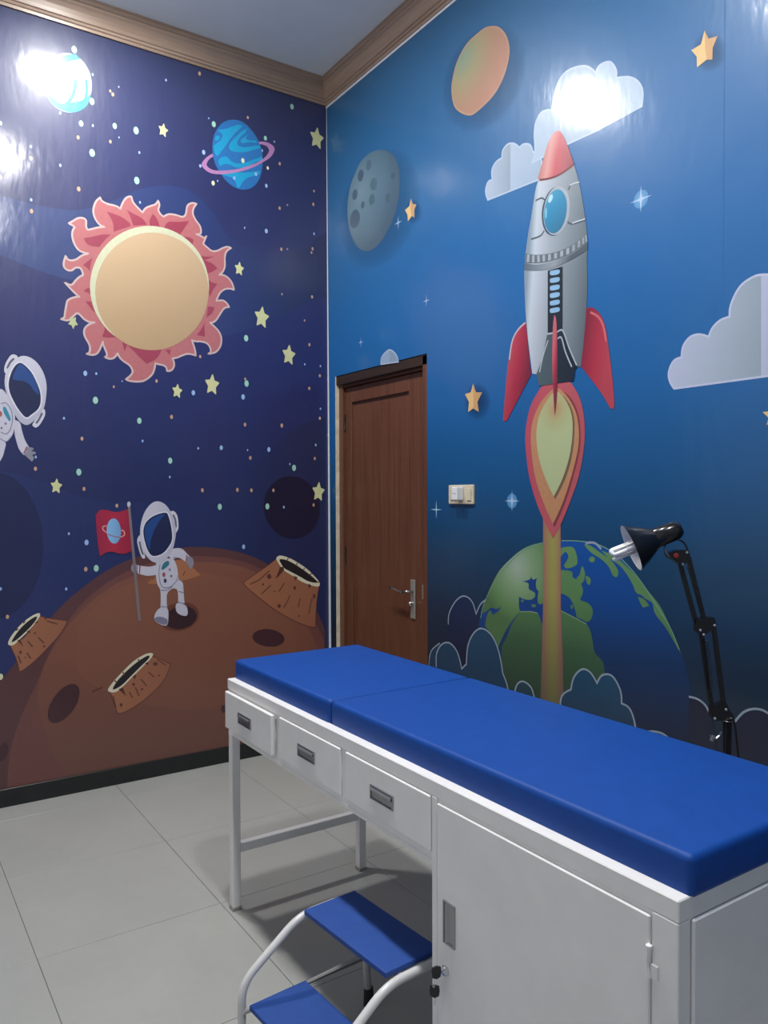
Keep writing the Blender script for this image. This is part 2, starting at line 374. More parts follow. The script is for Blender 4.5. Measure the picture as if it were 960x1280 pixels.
L.fill('printed_dark_patch', "51,2800! 100,2843 70,2908 5,2945! 6,2713! 61,2722", '1f2650')
L.z = 8
DOTC = {'m': 'a5d8c4', 'b': '9fbdec', 'o': 'c9a184', 'y': 'e6e6be'}
GAIN['L'] = .9
L.dots('printed_star_dots', "1381,3567,18,m 1297,3474,7,b 1215,3418,8,o 1203,3405,10,o 1174,3450,5,b 937,3551,7,b 759,3636,11,o 222,3610,16,m 1302,3344,17,m 1353,3225,15,m 1299,3229,7,b 1195,3254,15,m 1091,3258,19,m 1175,3203,5,b 1217,3172,9,o 1368,3155,10,o 1304,3097,19,m 1076,3153,7,b 1579,3061,8,b 1579,3007,11,o 1448,3250,8,b 1450,3004,8,b 1090,3011,19,m 1368,2910,12,o 1580,2815,8,b 1579,2763,11,o 1075,2906,7,b 1705,3136,10,m 1708,2893,10,o 683,3394,16,m 711,3418,5,b 489,3480,9,o 740,3234,13,b 759,3159,9,b 689,3085,13,y 664,3102,6,b 373,3236,10,y 382,3137,11,b 332,3389,6,b 300,3276,10,o 386,3395,13,m 406,3323,8,b 85,3171,8,o 90,3095,10,o 302,3031,10,o 254,3058,6,o 512,2884,6,b 384,2890,13,b 86,2929,8,b 293,2806,10,o 256,2813,6,o 96,2842,10,o 103,2819,8,o 508,2290,18,m 1347,2030,13,b 1296,2033,7,b 1213,1975,7,o 1301,1903,18,m 1000,2020,9,o 1172,2006,4,b 807,1974,14,b 768,2166,9,o 507,2045,18,m 515,2069,8,o 528,1971,15,b 291,2558,7,o 101,2569,10,o 150,2429,7,o 120,2295,10,o 150,2181,7,b 49,2180,7,b 53,2124,10,o 122,2047,10,o 50,1935,7,b 1300,1902,17,m 1089,1814,16,m 924,1842,11,o 1447,1808,7,b 1366,1714,10,o 1074,1713,7,b 1576,1565,10,o 1574,1620,7,b 1382,1552,17,m 1359,1471,10,o 933,1617,16,m 936,1533,7,b 783,1685,7,b 655,1692,13,b 518,1822,11,o 504,1684,6,b 488,1642,11,o 377,1691,14,b 297,1827,12,o 82,1726,8,b 89,1648,10,o 222,1592,18,m 248,1613,6,b 762,1465,11,o 565,1467,11,o 483,1465,11,o 351,1465,10,o 388,1376,17,m 287,1371,8,b 98,1381,10,o 666,1377,17,m 1204,1388,10,o 1431,1256,7,b 1350,1211,14,b 531,1158,13,b 54,1880,10,o 531,1971,13,b 121,2046,10,o 149,2181,6,b 122,2293,10,o 52,2125,10,o 1306,1083,17,m 1355,1081,12,o 1446,991,8,b 1731,1011,8,b 1704,880,10,o 1736,606,15,y 1773,3133,14,m 1826,2728,11,b 1908,2466,14,o 1865,2153,14,m 1995,2902,14,b", DOTC)
L.star('printed_star', "954,3294,38,.15 65,3473,68,.1 545,2658,41,.1 415,2413,66,.12 251,2223,63,.1 704,2023,61,.08 893,1976,41,.12 1485,1483,40,.1 66,1456,62,.1", 'd6d6a0')
L.z = 14
# sun
GAIN['L'] = .70
sun = L.fill('printed_sun', "1267,2891! 1260,2875 1231,2866 1203,2865 1183,2861 1173,2851! 1161,2885 1144,2913 1124,2925 1117,2924! 1110,2901 1090,2880 1063,2858! 1046,2883 1019,2900 997,2912 983,2934! 977,2911 983,2888 972,2868 956,2858! 930,2875 896,2879 859,2876 842,2888 836,2911 830,2938 809,2956 780,2959! 798,2930 801,2902 787,2874 764,2847 758,2820 764,2805 787,2801! 758,2795 740,2789 728,2803! 738,2779 747,2757! 723,2741 699,2728 669,2734 639,2753 614,2764 589,2763! 617,2739 627,2706 627,2660 640,2627 661,2609! 627,2609 597,2590 582,2564 576,2540! 597,2544 628,2537 656,2513 677,2468! 641,2476 619,2465 604,2445! 629,2438 650,2412 675,2372 693,2355 714,2350! 690,2333 663,2307 650,2274 655,2234 676,2203 701,2190 725,2185! 710,2197 715,2222 733,2240 763,2245 792,2243 813,2247! 804,2224 796,2197 792,2167! 810,2173 839,2173 868,2161 894,2148 917,2143! 909,2124 909,2102 923,2081 946,2075! 949,2093 965,2103 988,2106 1005,2110! 1010,2082 1021,2054 1044,2030 1071,2014 1104,2009 1133,2010 1155,2016! 1133,2035 1121,2053 1123,2070 1137,2089 1162,2104 1181,2120 1193,2143! 1201,2128 1215,2115 1234,2111 1258,2118! 1246,2123 1245,2136 1253,2157 1262,2180 1261,2195! 1269,2175 1282,2144 1296,2128 1315,2122 1345,2125! 1329,2130 1324,2150 1328,2173 1344,2201 1351,2224 1346,2248 1327,2268 1299,2282! 1327,2280 1350,2291 1368,2308 1380,2315 1394,2305 1410,2286 1428,2275 1457,2279! 1441,2287 1437,2309 1432,2338 1425,2368 1409,2382 1386,2392 1370,2395! 1386,2406 1413,2431 1437,2455! 1419,2447 1403,2449 1385,2473 1366,2493 1353,2500! 1355,2516 1364,2532 1375,2534 1389,2530 1403,2517 1421,2514 1437,2525 1440,2546 1430,2583! 1423,2567 1405,2563 1382,2573 1361,2591 1344,2602 1324,2609! 1351,2611 1374,2621 1392,2648 1400,2680 1398,2704 1388,2725! 1400,2732 1416,2737! 1396,2752 1373,2770 1350,2775 1336,2766 1336,2740 1329,2724 1308,2731 1280,2743 1247,2753! 1270,2757 1289,2777 1300,2804 1300,2833 1288,2867", 'cd7a7e')
SUN_OUT = [v.co.copy() for v in sun.data.vertices]
L.mesh('corona_outline', (lambda Q: [[Q[0][i], Q[0][(i+1) % len(Q[0])], Q[1][(i+1) % len(Q[0])], Q[1][i]] for i in range(len(Q[0]))])((lambda P: ([(-c.y+n[0]*.0045, c.z+n[1]*.0045) for c, n in P], [(-c.y-n[0]*.0045, c.z-n[1]*.0045) for c, n in P]))([(SUN_OUT[i], (lambda d: (-d[1], d[0]))((lambda a, b: ((-(b.y-a.y))/max(1e-6, math.hypot(b.y-a.y, b.z-a.z)), (b.z-a.z)/max(1e-6, math.hypot(b.y-a.y, b.z-a.z))))(SUN_OUT[i-1], SUN_OUT[(i+1) % len(SUN_OUT)]))) for i in range(len(SUN_OUT))])), 'e2c9c6', sun)
for d in ["1239,2828! 1184,2820 1145,2805 1123,2782 1165,2757 1206,2735! 1208,2773 1222,2805", "1140,2855! 1105,2842 1066,2828 1041,2800! 1111,2783! 1120,2815", "1346,2680! 1304,2695 1261,2712 1219,2720! 1247,2688 1276,2649! 1314,2648 1337,2658", "1352,2548! 1329,2573 1307,2591! 1317,2556 1320,2526! 1334,2539", "1351,2426! 1330,2443 1316,2440! 1309,2410! 1330,2419", "1342,2376! 1307,2374 1275,2322! 1308,2335 1326,2357",
          "1011,2861! 989,2838 973,2794! 1025,2798! 1028,2825", "953,2803! 931,2835 885,2845 822,2861! 839,2833 877,2773! 914,2791", "869,2764! 834,2777 799,2770! 809,2721! 840,2744", "797,2706! 747,2692 687,2701! 723,2682 744,2673! 700,2663 670,2641! 700,2618 736,2601! 759,2651", "721,2577! 701,2563 670,2559! 695,2524 713,2482! 720,2532",
          "723,2434! 687,2433! 702,2400 732,2376!", "744,2344! 742,2273! 786,2277! 762,2308", "1142,2186! 1091,2183 1048,2177 973,2182! 999,2135 1051,2103! 1081,2130", "953,2181! 925,2187! 931,2158!", "1264,2290! 1228,2257 1192,2224! 1229,2216 1267,2216! 1254,2254", "1173,2214! 1141,2200! 1159,2154!"]:
    L.fill('flame', d, 'b0485f', sun)
L.fill('sun_rim', "717,2537 724,2474 743,2412 774,2353 814,2301 862,2256 917,2221 975,2198 1034,2186 1093,2186 1148,2197 1198,2220 1241,2252 1275,2293 1301,2341 1316,2394 1321,2450 1315,2508 1298,2566 1272,2621 1236,2672 1193,2716 1142,2753 1087,2780 1029,2797 969,2802 912,2795 858,2776 810,2746 770,2705 741,2655 723,2598", 'e4e6c4', sun)
L.fill('sun_disc', "719,2513 726,2452 744,2392 773,2335 812,2284 858,2242 910,2208 966,2185 1022,2174 1078,2174 1131,2185 1179,2207 1220,2239 1253,2278 1278,2325 1292,2376 1297,2431 1291,2487 1275,2543 1250,2596 1216,2645 1174,2688 1126,2724 1073,2750 1017,2766 960,2770 905,2763 853,2745 808,2715 770,2675 742,2627 725,2572", ('lin', "1097,2735 981,2169", [(0, 'e2c29c'), (1, 'cdac82')]), sun)
L.star('printed_star', "1401,2269,34,.6", 'd0d8a6')
L.z = 14
# ringed planet
GAIN['L'] = .85
pl = L.fill('printed_ringed_planet', "578,3445 536,3451 494,3437 451,3401 419,3355 404,3294 407,3224 426,3160 464,3112 513,3088 560,3087 607,3106 648,3145 678,3191 691,3246 690,3298 677,3350 646,3401 615,3428", '2f74b8')
for d in ["664,3370! 620,3385 579,3408 542,3428 518,3426! 558,3384 590,3342 611,3308 642,3262 665,3230! 680,3248 685,3280! 667,3299 647,3319 634,3346 646,3360", "494,3420! 524,3398 558,3360 587,3324 600,3294 585,3278 548,3280 495,3295 447,3319 417,3333! 422,3347! 468,3331 516,3314 548,3319 550,3338 532,3367 505,3393", "484,3393! 521,3359 532,3342 516,3336 484,3349 438,3355! 441,3369! 473,3361 495,3361 500,3370", "660,3210! 637,3234 611,3240 591,3226 559,3218 512,3232 463,3258 406,3291! 405,3269! 442,3253 485,3221 528,3201 570,3197 601,3204 627,3198 653,3182!", "638,3142! 575,3166 496,3184 418,3211! 423,3190! 464,3171 496,3154 523,3124 539,3094! 555,3090! 565,3120 586,3137 612,3139", "677,3321 667,3338 652,3339 654,3322 670,3311"]:
    L.fill('swirl', d, '23a0cf', pl)
L.fill('planet_ring', "427,3365! 392,3374 359,3372 334,3358 334,3335 354,3301 393,3267 442,3231 496,3199 549,3174 601,3154 653,3139 694,3134 724,3140 747,3156 752,3169 741,3191 721,3215 693,3238! 686,3225! 709,3206 721,3186 724,3171 709,3158 679,3154 638,3162 586,3177 533,3198 474,3228 425,3259 387,3293 367,3323 365,3338 378,3352 403,3356 422,3353!", 'b885b8', pl)
L.dots('printed_star_dots', "520,3242,14,y 570,3137,10,b 444,3187,11,b", DOTC, pl)
L.z = 14
# planet by the lamp glare
gp = L.fill('printed_striped_planet', "1305,3456 1302,3429 1303,3401 1308,3373 1317,3347 1331,3322 1347,3301 1366,3283 1386,3270 1407,3263 1429,3261 1450,3264 1469,3272 1486,3285 1500,3303 1511,3324 1518,3348 1521,3374 1520,3402 1515,3429 1506,3455 1493,3479 1478,3500 1459,3518 1439,3531 1418,3540 1397,3543 1376,3540 1356,3533 1338,3520 1324,3502 1312,3481", 'a9d3de')
for d in ["1513,3353! 1482,3312 1440,3295 1392,3314 1348,3337 1307,3377! 1321,3328 1349,3292 1387,3269 1430,3264 1472,3276 1503,3311", "1385,3423! 1389,3377 1408,3327 1451,3276! 1430,3273! 1397,3318 1375,3375 1369,3427!", "1334,3437! 1331,3387 1343,3333 1365,3288! 1349,3292! 1326,3349 1320,3396 1323,3441!", "1500,3427! 1446,3510 1373,3547! 1355,3530! 1428,3485 1493,3391!"]:
    L.fill('swirl', d, '2f9fd4', gp)
L.z = 14
# brown planet with craters
GAIN['L'] = 1.35
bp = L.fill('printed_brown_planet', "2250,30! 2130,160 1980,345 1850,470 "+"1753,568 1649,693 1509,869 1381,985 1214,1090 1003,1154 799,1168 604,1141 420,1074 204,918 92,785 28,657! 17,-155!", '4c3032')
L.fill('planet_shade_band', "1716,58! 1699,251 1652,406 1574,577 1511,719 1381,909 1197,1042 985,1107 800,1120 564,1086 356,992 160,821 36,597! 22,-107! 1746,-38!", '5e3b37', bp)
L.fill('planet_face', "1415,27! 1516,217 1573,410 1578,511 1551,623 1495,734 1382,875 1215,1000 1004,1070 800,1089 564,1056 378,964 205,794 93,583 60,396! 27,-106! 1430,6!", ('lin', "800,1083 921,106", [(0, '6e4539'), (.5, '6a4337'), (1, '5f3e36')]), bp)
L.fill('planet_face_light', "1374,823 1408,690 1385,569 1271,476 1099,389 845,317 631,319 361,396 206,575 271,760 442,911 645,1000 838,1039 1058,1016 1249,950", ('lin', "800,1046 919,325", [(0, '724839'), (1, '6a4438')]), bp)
for d in ["1523,362 1530,371 1534,382 1536,396 1535,412 1531,429 1525,446 1516,463 1506,479 1493,494 1480,507 1466,518 1451,525 1438,530 1425,531 1413,528 1404,522 1396,513 1392,502 1390,487 1391,472 1395,454 1401,437 1410,419 1421,403 1434,388 1448,375 1462,365 1476,358 1490,354 1503,353 1514,356", "288,626 292,616 299,608 311,601 325,596 343,594 362,594 382,596 403,600 422,606 440,614 455,623 468,633 477,644 482,654 483,665 479,674 472,682 461,689 447,694 430,696 411,697 391,695 371,691 351,685 332,677 317,668 304,658 294,647 289,636", "633,287 635,278 640,271 647,268 655,270 662,275 667,283 669,292 667,301 662,307 655,310 647,309 639,304 634,296", "1712,245 1717,234 1723,225 1729,219 1736,215 1743,215 1748,219 1752,225 1754,234 1755,245 1753,256 1750,268 1745,279 1739,288 1733,294 1726,298 1719,298 1714,295 1710,288 1707,280 1707,269 1709,257"]:
    L.fill('crater_pit', d, '3b2329', bp)
L.strokes('crack', ["1332,478 1310,486 1282,495"], .006, '4a2420', bp)
def crater(body, rim, hole, cracks, spots, notches):
    L.z = 22
    c = L.fill('printed_crater', body, ('lin', ' '.join(body.replace('!', '').split()[:1]+body.replace('!', '').split()[len(body.split())//2:][:1]), [(0, '8a5a42'), (1, '80523e')]))
    L.strokes('crater_edge', [body], .004, '4a2b26', c, closed=True)
    L.fill('crater_rim', rim, 'bdb8a2', c); L.fill('crater_hole', hole, '1d1a1e', c)
    for d in notches: L.fill('notch', d, '452822', c)
    L.strokes('crater_cracks', cracks, .006, '54332a', c)
    L.fills('crater_spots', spots, '512d27', c)
    return c
crater("534,964! 466,1004 395,1045 335,1084! 295,1043 234,1003 152,948 64,915! 78,843 86,756 90,677! 125,682 195,710 277,755 343,797 409,847 474,900 518,939",
       "336,1087 315,1100 268,1089 206,1058 137,1011 88,964 62,933 64,913 82,911 124,923 180,947 234,981 282,1011 308,1037 328,1066",
       "316,1079 275,1074 220,1047 165,1011 117,976 76,939 89,933 138,946 193,977 248,1006 288,1029 307,1055",
       ["496,951 441,973 378,1020", "428,893 369,938", "323,898 286,945", "293,805 269,840 252,875", "201,803 187,852", "132,757 123,803 110,846", "261,1087 271,1066", "203,1055 215,1038", "158,1022 169,1008", "109,988 132,981", "61,936 83,936", "207,976 221,959"],
       ["367,986 369,980 373,975 379,973 385,974 390,978 393,984 393,991 390,997 385,1000 379,1001 373,998 369,993", "412,946 413,942 416,940 419,940 422,942 424,945 424,948 422,951 419,952 415,951 413,949", "344,901 345,899 347,897 350,897 353,898 354,900 354,903 353,905 350,906 347,906 345,904", "214,912 215,907 218,904 223,903 227,905 230,908 231,913 230,918 227,922 222,923 218,921 215,917", "309,817 311,812 315,808 320,807 325,809 329,813 331,819 329,824 325,828 320,829 315,827 311,823", "89,856 90,849 93,844 98,842 102,845 105,850 106,857 105,864 102,868 97,870 93,868 90,863", "193,750 193,748 196,746 199,746 202,747 203,750 203,752 202,755 199,756 196,755 193,753"],
       ["295,1037! 287,1021! 315,992 342,972! 325,1008 315,1035!", "228,984! 204,969! 219,953!", "136,932! 117,921! 132,902!"])
crater("1697,751! 1631,782 1572,875! 1521,857 1442,838! 1470,784 1523,725 1582,668 1633,629 1657,619! 1669,678",
       "1703,753 1690,788 1648,839 1607,871 1571,886 1565,871 1589,836 1622,799 1656,768 1680,747",
       "1688,761 1676,786 1647,824 1613,854 1582,871 1580,858 1606,824 1639,793 1668,769",
       ["1573,771 1548,741", "1619,758 1598,729", "1623,704 1607,675", "1661,695 1649,658", "1534,845 1487,826", "1659,820 1671,813", "1630,855 1637,843"],
       ["1645,709 1646,706 1648,703 1651,702 1654,703 1656,707 1656,711 1656,715 1653,717 1651,718 1648,717 1646,714", "1582,792 1583,790 1585,789 1588,789 1591,790 1593,792 1593,794 1591,796 1588,796 1585,796 1583,794", "1544,725 1544,722 1546,721 1549,720 1551,722 1552,725 1552,728 1551,730 1549,731 1546,731 1544,728", "1535,857 1536,855 1539,854 1542,854 1545,855 1547,857 1547,859 1545,860 1542,861 1539,860 1536,859", "1627,682 1628,680 1629,679 1631,679 1633,681 1634,683 1633,685 1631,686 1629,686 1628,684"],
       ["1664,767! 1652,770! 1638,733!", "1624,803! 1610,811! 1608,795!", "1590,839! 1576,850! 1574,841!"])
crater("1246,466! 1185,496 1127,546 1044,623! 1000,603 940,567! 971,496 1031,435 1110,383 1177,355 1212,354! 1228,406",
       "1257,475 1233,512 1186,558 1129,606 1070,634 1034,634 1039,613 1088,568 1137,526 1185,484 1222,461",
       "1233,477 1213,514 1165,560 1107,602 1057,625 1053,610 1098,571 1146,529 1194,489",
       ["1232,445 1219,385", "1152,452 1138,421", "1123,473 1104,426", "1094,510 1065,471", "1055,541 1026,511", "1010,600 966,565", "1184,558 1175,540", "1107,613 1100,599", "1224,520 1213,507"],
       ["1007,577 1009,573 1013,570 1019,569 1025,571 1030,574 1032,578 1032,582 1030,585 1025,587 1018,587 1013,585 1009,581", "1124,487 1125,483 1128,481 1132,481 1135,483 1137,487 1137,491 1135,495 1131,496 1128,495 1125,492", "1083,457 1084,454 1086,452 1089,452 1092,454 1094,457 1094,460 1092,463 1089,464 1086,463 1084,460", "1187,393 1188,389 1190,386 1193,385 1197,387 1199,390 1200,395 1199,399 1196,402 1193,403 1190,401 1187,397", "996,516 997,514 999,512 1002,512 1004,513 1006,516 1006,519 1004,521 1002,522 999,521 997,519"],
       ["1205,474! 1185,481! 1168,434!", "1137,528! 1116,537! 1123,514!", "1074,588! 1054,593! 1057,576!"])
L.z = 22
far = L.fill('printed_crater', "1057,993! 1012,1041 991,1108! 893,1103! 850,1101 815,1058 775,1020! 830,1003 908,990 992,985", '8f5c40')
L.strokes('crater_cracks', ["921,1113 893,1114", "1033,1008 1015,1028", "872,1019 858,1046"], .004, '50302a', far)
# astronauts
GAIN['L'] = 1.12
def suit(name, helmet, visor, glint, pads, inserts, limbs, soles, hands, buttons, lines, cuffs, extra=None):
    SU, SH = 'b9b7c6', 'a3a1b2'; L.z = 30
    a = L.fill(name, limbs[0], SU)
    for d in limbs[1:]: L.fill('limb', d, SU, a)
    for d in soles: L.fill('boot_sole', d, '73748a', a)
    for d in hands: L.fill('glove', d, '80808f', a)
    for d in pads: L.fill('ear_pad', d, 'c0becb', a)
    L.strokes('pad_insert', inserts, .009, '55586a', a)
    h = L.fill('helmet', helmet, ('lin', ' '.join([helmet.split()[0].rstrip('!'), helmet.split()[len(helmet.split())//2].rstrip('!')]), [(0, 'bdbbc9'), (1, 'a9a8ba')]), a)
    L.strokes('visor_frame', [visor], .012, 'cccbd6', a, closed=True)
    L.fill('visor', visor, '1e2447', a); L.fill('visor_glint', glint, '23427c', a)
    for d, c in buttons: L.fill('button', d, c, a)
    L.strokes('suit_seams', lines, .004, '777a92', a); L.strokes('cuff_bands', cuffs, .006, '8b4a56', a)
    return a
L.z = 26
L.fill('printed_shadow_pit', "787,825 786,810 788,796 795,781 806,768 819,757 836,747 855,740 875,736 895,735 915,736 935,740 952,747 968,756 980,767 989,779 994,793 995,807 993,821 986,835 976,848 963,859 947,869 929,876 909,881 889,883 868,882 849,878 831,872 815,863 802,852 793,839", '60392f', bp)
L.fill('printed_shadow_pit', "800,816 799,804 801,791 808,779 818,768 830,759 845,752 862,747 880,744 898,744 915,747 931,752 944,759 956,768 964,779 968,790 969,802 967,815 960,826 951,837 939,846 924,854 908,859 890,862 872,862 855,860 839,855 825,848 813,839 805,828", '352026', bp)
suit('printed_astronaut', "1091,1254 1084,1308 1063,1362 1029,1400 995,1408 960,1391 933,1353 916,1311 906,1256 913,1201 928,1153 963,1107 998,1095 1032,1103 1065,1139 1088,1194",
     "1074,1267 1057,1307 1016,1337 961,1350 944,1329 930,1270 927,1215 941,1181 976,1142 1025,1130 1052,1158 1071,1220",
     "1068,1267 1049,1304 1009,1332 962,1342 989,1313 1020,1259 1038,1205 1042,1161 1061,1206",
     ["936,1350 919,1358 901,1339 893,1297 895,1263 909,1246 920,1277 926,1312", "1093,1238 1106,1215 1100,1174 1084,1126 1067,1124 1078,1173 1085,1207"],
     ["921,1339 909,1311 906,1273", "1094,1207 1088,1173 1077,1139"],
     ["1011,1096! 984,1111 928,1112 907,1083 897,1034 894,1000! 873,984 869,949 866,900 863,872! 898,879! 898,924 905,952 929,957! 954,935 958,894 955,855! 991,862! 989,917 992,958 1006,986 1013,1041", "906,879 859,865 847,829 856,810 888,819 909,841", "993,862 955,855 950,810 959,770 994,779 1021,803 1019,834", "994,1084 1046,1077 1106,1088! 1106,1047! 1053,1031 1002,1040", "952,1137! 921,1163 878,1162 850,1136 827,1114! 850,1087! 872,1104 900,1118 928,1109"],
     ["1021,813 993,818 957,801 959,775 987,779 1013,794"], ["1104,1073 1106,1064 1110,1056 1116,1052 1123,1051 1129,1054 1134,1061 1137,1070 1137,1080 1134,1089 1129,1095 1122,1098 1115,1096 1110,1091 1106,1083", "843,1122 818,1107 813,1079 828,1053 840,1066 850,1091"],
     [("983,1070 970,1093 949,1102 944,1085 963,1066 981,1057", '2f6f80'), ("964,1031 965,1026 968,1022 972,1020 976,1022 979,1026 980,1032 979,1038 976,1042 972,1044 968,1042 965,1037", '8f4a4c'), ("958,1000 959,994 962,990 965,989 969,991 972,995 973,1001 972,1007 969,1011 965,1012 961,1010 959,1006", '33345a'), ("935,1056 936,1052 939,1050 942,1049 945,1051 947,1055 947,1058 945,1062 942,1063 938,1062 936,1060", '77798c'), ("928,1022 929,1019 931,1017 935,1017 937,1018 939,1021 939,1025 937,1028 935,1029 931,1028 929,1026", '5a5d74')],
     ["991,1088 997,1040 990,988 971,965 936,969 904,1000 899,1028", "989,954 957,952 929,967", "989,869 955,864", "898,885 863,874", "896,941 867,932", "921,1119 893,1114"], ["1094,1085 1096,1046", "850,1129 854,1091"])
L.z = 60
fl = L.fill('printed_flag', "1307,1342! 1285,1368 1253,1367 1215,1357 1182,1360 1150,1372! 1141,1276 1132,1162! 1165,1149 1198,1151 1230,1161 1262,1157 1287,1139! 1299,1215", ('lin', "1308,1280 1131,1276", [(0, '8f2440'), (.5, 'a02840'), (1, '8a203a')]))
L.fill('flag_pole', "1151,1386! 1139,1386! 1091,806! 1106,807!", '746a6e', fl); L.fill('pole_knob', "1137,1395 1139,1388 1141,1384 1145,1381 1149,1382 1153,1386 1154,1392 1154,1398 1152,1404 1149,1407 1145,1408 1141,1406 1138,1401", 'b0b0bc', fl)
L.strokes('flag_ring', ["1254,1289 1272,1286 1272,1271 1254,1256 1219,1237 1190,1232 1169,1243 1174,1263 1189,1265"], .006, 'c98f86', fl)
L.fill('flag_planet', "1186,1264 1186,1249 1189,1234 1194,1221 1200,1211 1207,1204 1216,1201 1224,1202 1233,1207 1240,1215 1246,1226 1251,1240 1254,1255 1254,1270 1253,1285 1249,1299 1244,1310 1237,1319 1229,1324 1221,1325 1212,1323 1204,1316 1197,1307 1192,1294 1188,1280", ('lin', "1251,1265 1187,1264", [(0, '7fb0d8'), (1, '6a93c0')]), fl)
L.strokes('flag_ring', ["1249,1249 1219,1236 1190,1231"], .005, '8a6a7a', fl)
suit('printed_astronaut', "1645,2078 1619,2088 1589,2081 1559,2056 1534,2011 1523,1956 1528,1890 1540,1842 1567,1803 1602,1771 1627,1772 1653,1798 1677,1852 1697,1915 1703,1961 1696,2007 1675,2045",
     "1637,2054 1616,2044 1590,2016 1569,1976 1552,1926 1550,1879 1562,1845 1588,1820 1612,1803 1635,1823 1660,1863 1681,1912 1686,1957 1675,2004 1658,2038",
     "1638,2048 1616,2038 1590,2010 1569,1970 1557,1916 1578,1928 1595,1955 1625,1971 1659,1973 1669,1984 1656,2019",
     ["1704,2011 1699,2043 1679,2081 1662,2091 1646,2080 1662,2060 1683,2030 1696,2002", "1581,1783 1562,1813 1544,1845 1532,1842 1533,1814 1553,1775 1571,1758 1587,1767"],
     ["1691,2023 1680,2050 1662,2072", "1571,1777 1556,1801 1544,1828"],
     ["1722,1927 1702,1915 1681,1875 1662,1816 1665,1747 1680,1707 1700,1688 1725,1699 1762,1720 1790,1764 1785,1846 1756,1907", "1661,1789! 1640,1776 1632,1739 1620,1698 1603,1666! 1625,1627! 1646,1655 1658,1697 1664,1733", "1750,1707! 1704,1686 1707,1649 1718,1612 1739,1584 1772,1593", "1781,1855! 1805,1836 1837,1843 1857,1868! 1841,1896! 1813,1880 1784,1891"],
     [], ["1611,1663! 1590,1664 1583,1655 1594,1648 1575,1643 1577,1633 1589,1630 1582,1615 1591,1599 1603,1609 1622,1628!"],
     [("1711,1841 1702,1847 1690,1824 1680,1795 1684,1782 1695,1796 1707,1819", '2f7f98'), ("1715,1814 1716,1808 1719,1803 1722,1800 1726,1801 1729,1804 1730,1810 1730,1816 1728,1821 1725,1825 1722,1826 1718,1824 1716,1819", '94545a'), ("1697,1770 1698,1767 1700,1765 1702,1764 1704,1766 1705,1768 1705,1771 1704,1774 1702,1775 1699,1775 1698,1773", '5a5d74'), ("1714,1750 1715,1747 1717,1744 1719,1744 1721,1745 1722,1748 1722,1751 1721,1753 1719,1755 1716,1754 1715,1752", '5a5d74')],
     ["1719,1859 1698,1865 1677,1834 1672,1788 1683,1742 1700,1723 1721,1731", "1725,1701 1700,1688 1681,1707"], ["1626,1635 1611,1668"])

# ---- right wall: blue sky, rocket, clouds, globe
R = Mural('R', wall_right)
obj('paper_seam', ([(2.5015, -.0001, 2.14), (2.5027, -.0006, 2.14), (2.5039, -.0001, 2.14), (2.5015, -.0001, 3.655), (2.5027, -.0006, 3.655), (2.5039, -.0001, 3.655)], [(0, 1, 4, 3), (1, 2, 5, 4)]), SKYB, wall_right)
def soft(name, data, color, alpha, pw):
    """Soft-edged drop shadow printed round a motif (part of the artwork)."""
    P = parse(data); cu = sum(p[0] for p in P)/len(P); cv = sum(p[1] for p in P)/len(P)
    m, t = newmat('wallpaper_print_drop_shadow'); at = t.add('ShaderNodeAttribute'); at.attribute_name = 'edge'
    t.b.inputs['Base Color'].default_value = lin(color, GAIN['R']); wallpaper_finish(t)
    t.link(t.math('MULTIPLY', t.math('POWER', at.outputs['Fac'], pw), alpha), t.b.inputs['Alpha'])
    Q = spline(P, True, 3); n = len(Q); off = R.lay(); K = 6; v = []; f = []; e = []
    for k in range(1, K+1):
        for u_, v_ in Q: v.append(wall3('R', cu+(u_-cu)*k/K, cv+(v_-cv)*k/K, off)); e.append(1-k/K)
    v.append(wall3('R', cu, cv, off)); e.append(1.0); c = len(v)-1
    for i in range(n):
        j = (i+1) % n; f.append((c, i, j))
        for k in range(K-1): f.append((k*n+i, (k+1)*n+i, (k+1)*n+j, k*n+j))
    o = obj(name, ([tuple(x) for x in v], f), m, wall_right); a = o.data.attributes.new('edge', 'FLOAT', 'POINT'); a.data.foreach_set('value', e)
    return o
soft('printed_drop_shadow', "1512,3378 1550,3343 1581,3305 1603,3264 1617,3223 1622,3182 1618,3142 1605,3106 1583,3074 1553,3048 1515,3027 1472,3014 1423,3009 1371,3012 1317,3024 1264,3044 1214,3072 1169,3108 1132,3149 1103,3194 1085,3241 1079,3287 1085,3332 1102,3372 1130,3406 1167,3432 1211,3450 1261,3459 1313,3458 1367,3449 1419,3432 1468,3408", '123a5e', .42, .55)
soft('printed_drop_shadow', "710,3172 769,3135 819,3091 858,3041 886,2989 902,2934 905,2879 896,2826 874,2776 840,2730 796,2691 741,2660 678,2637 608,2625 534,2624 459,2635 385,2657 316,2691 255,2736 205,2789 168,2848 147,2911 143,2975 156,3037 185,3094 229,3142 285,3181 351,3209 423,3225 497,3228 572,3220 644,3201", '16405f', .42, .55)
soft('printed_drop_shadow', "1412,1836 1410,1820 1405,1805 1397,1792 1386,1781 1373,1772 1357,1766 1341,1762 1323,1762 1306,1765 1288,1771 1272,1780 1258,1792 1247,1806 1238,1821 1233,1837 1231,1854 1233,1870 1238,1885 1247,1899 1259,1910 1273,1919 1289,1925 1306,1927 1323,1927 1341,1923 1358,1917 1373,1907 1386,1896 1397,1882 1405,1867 1410,1852", '0c3460', .7, .8)
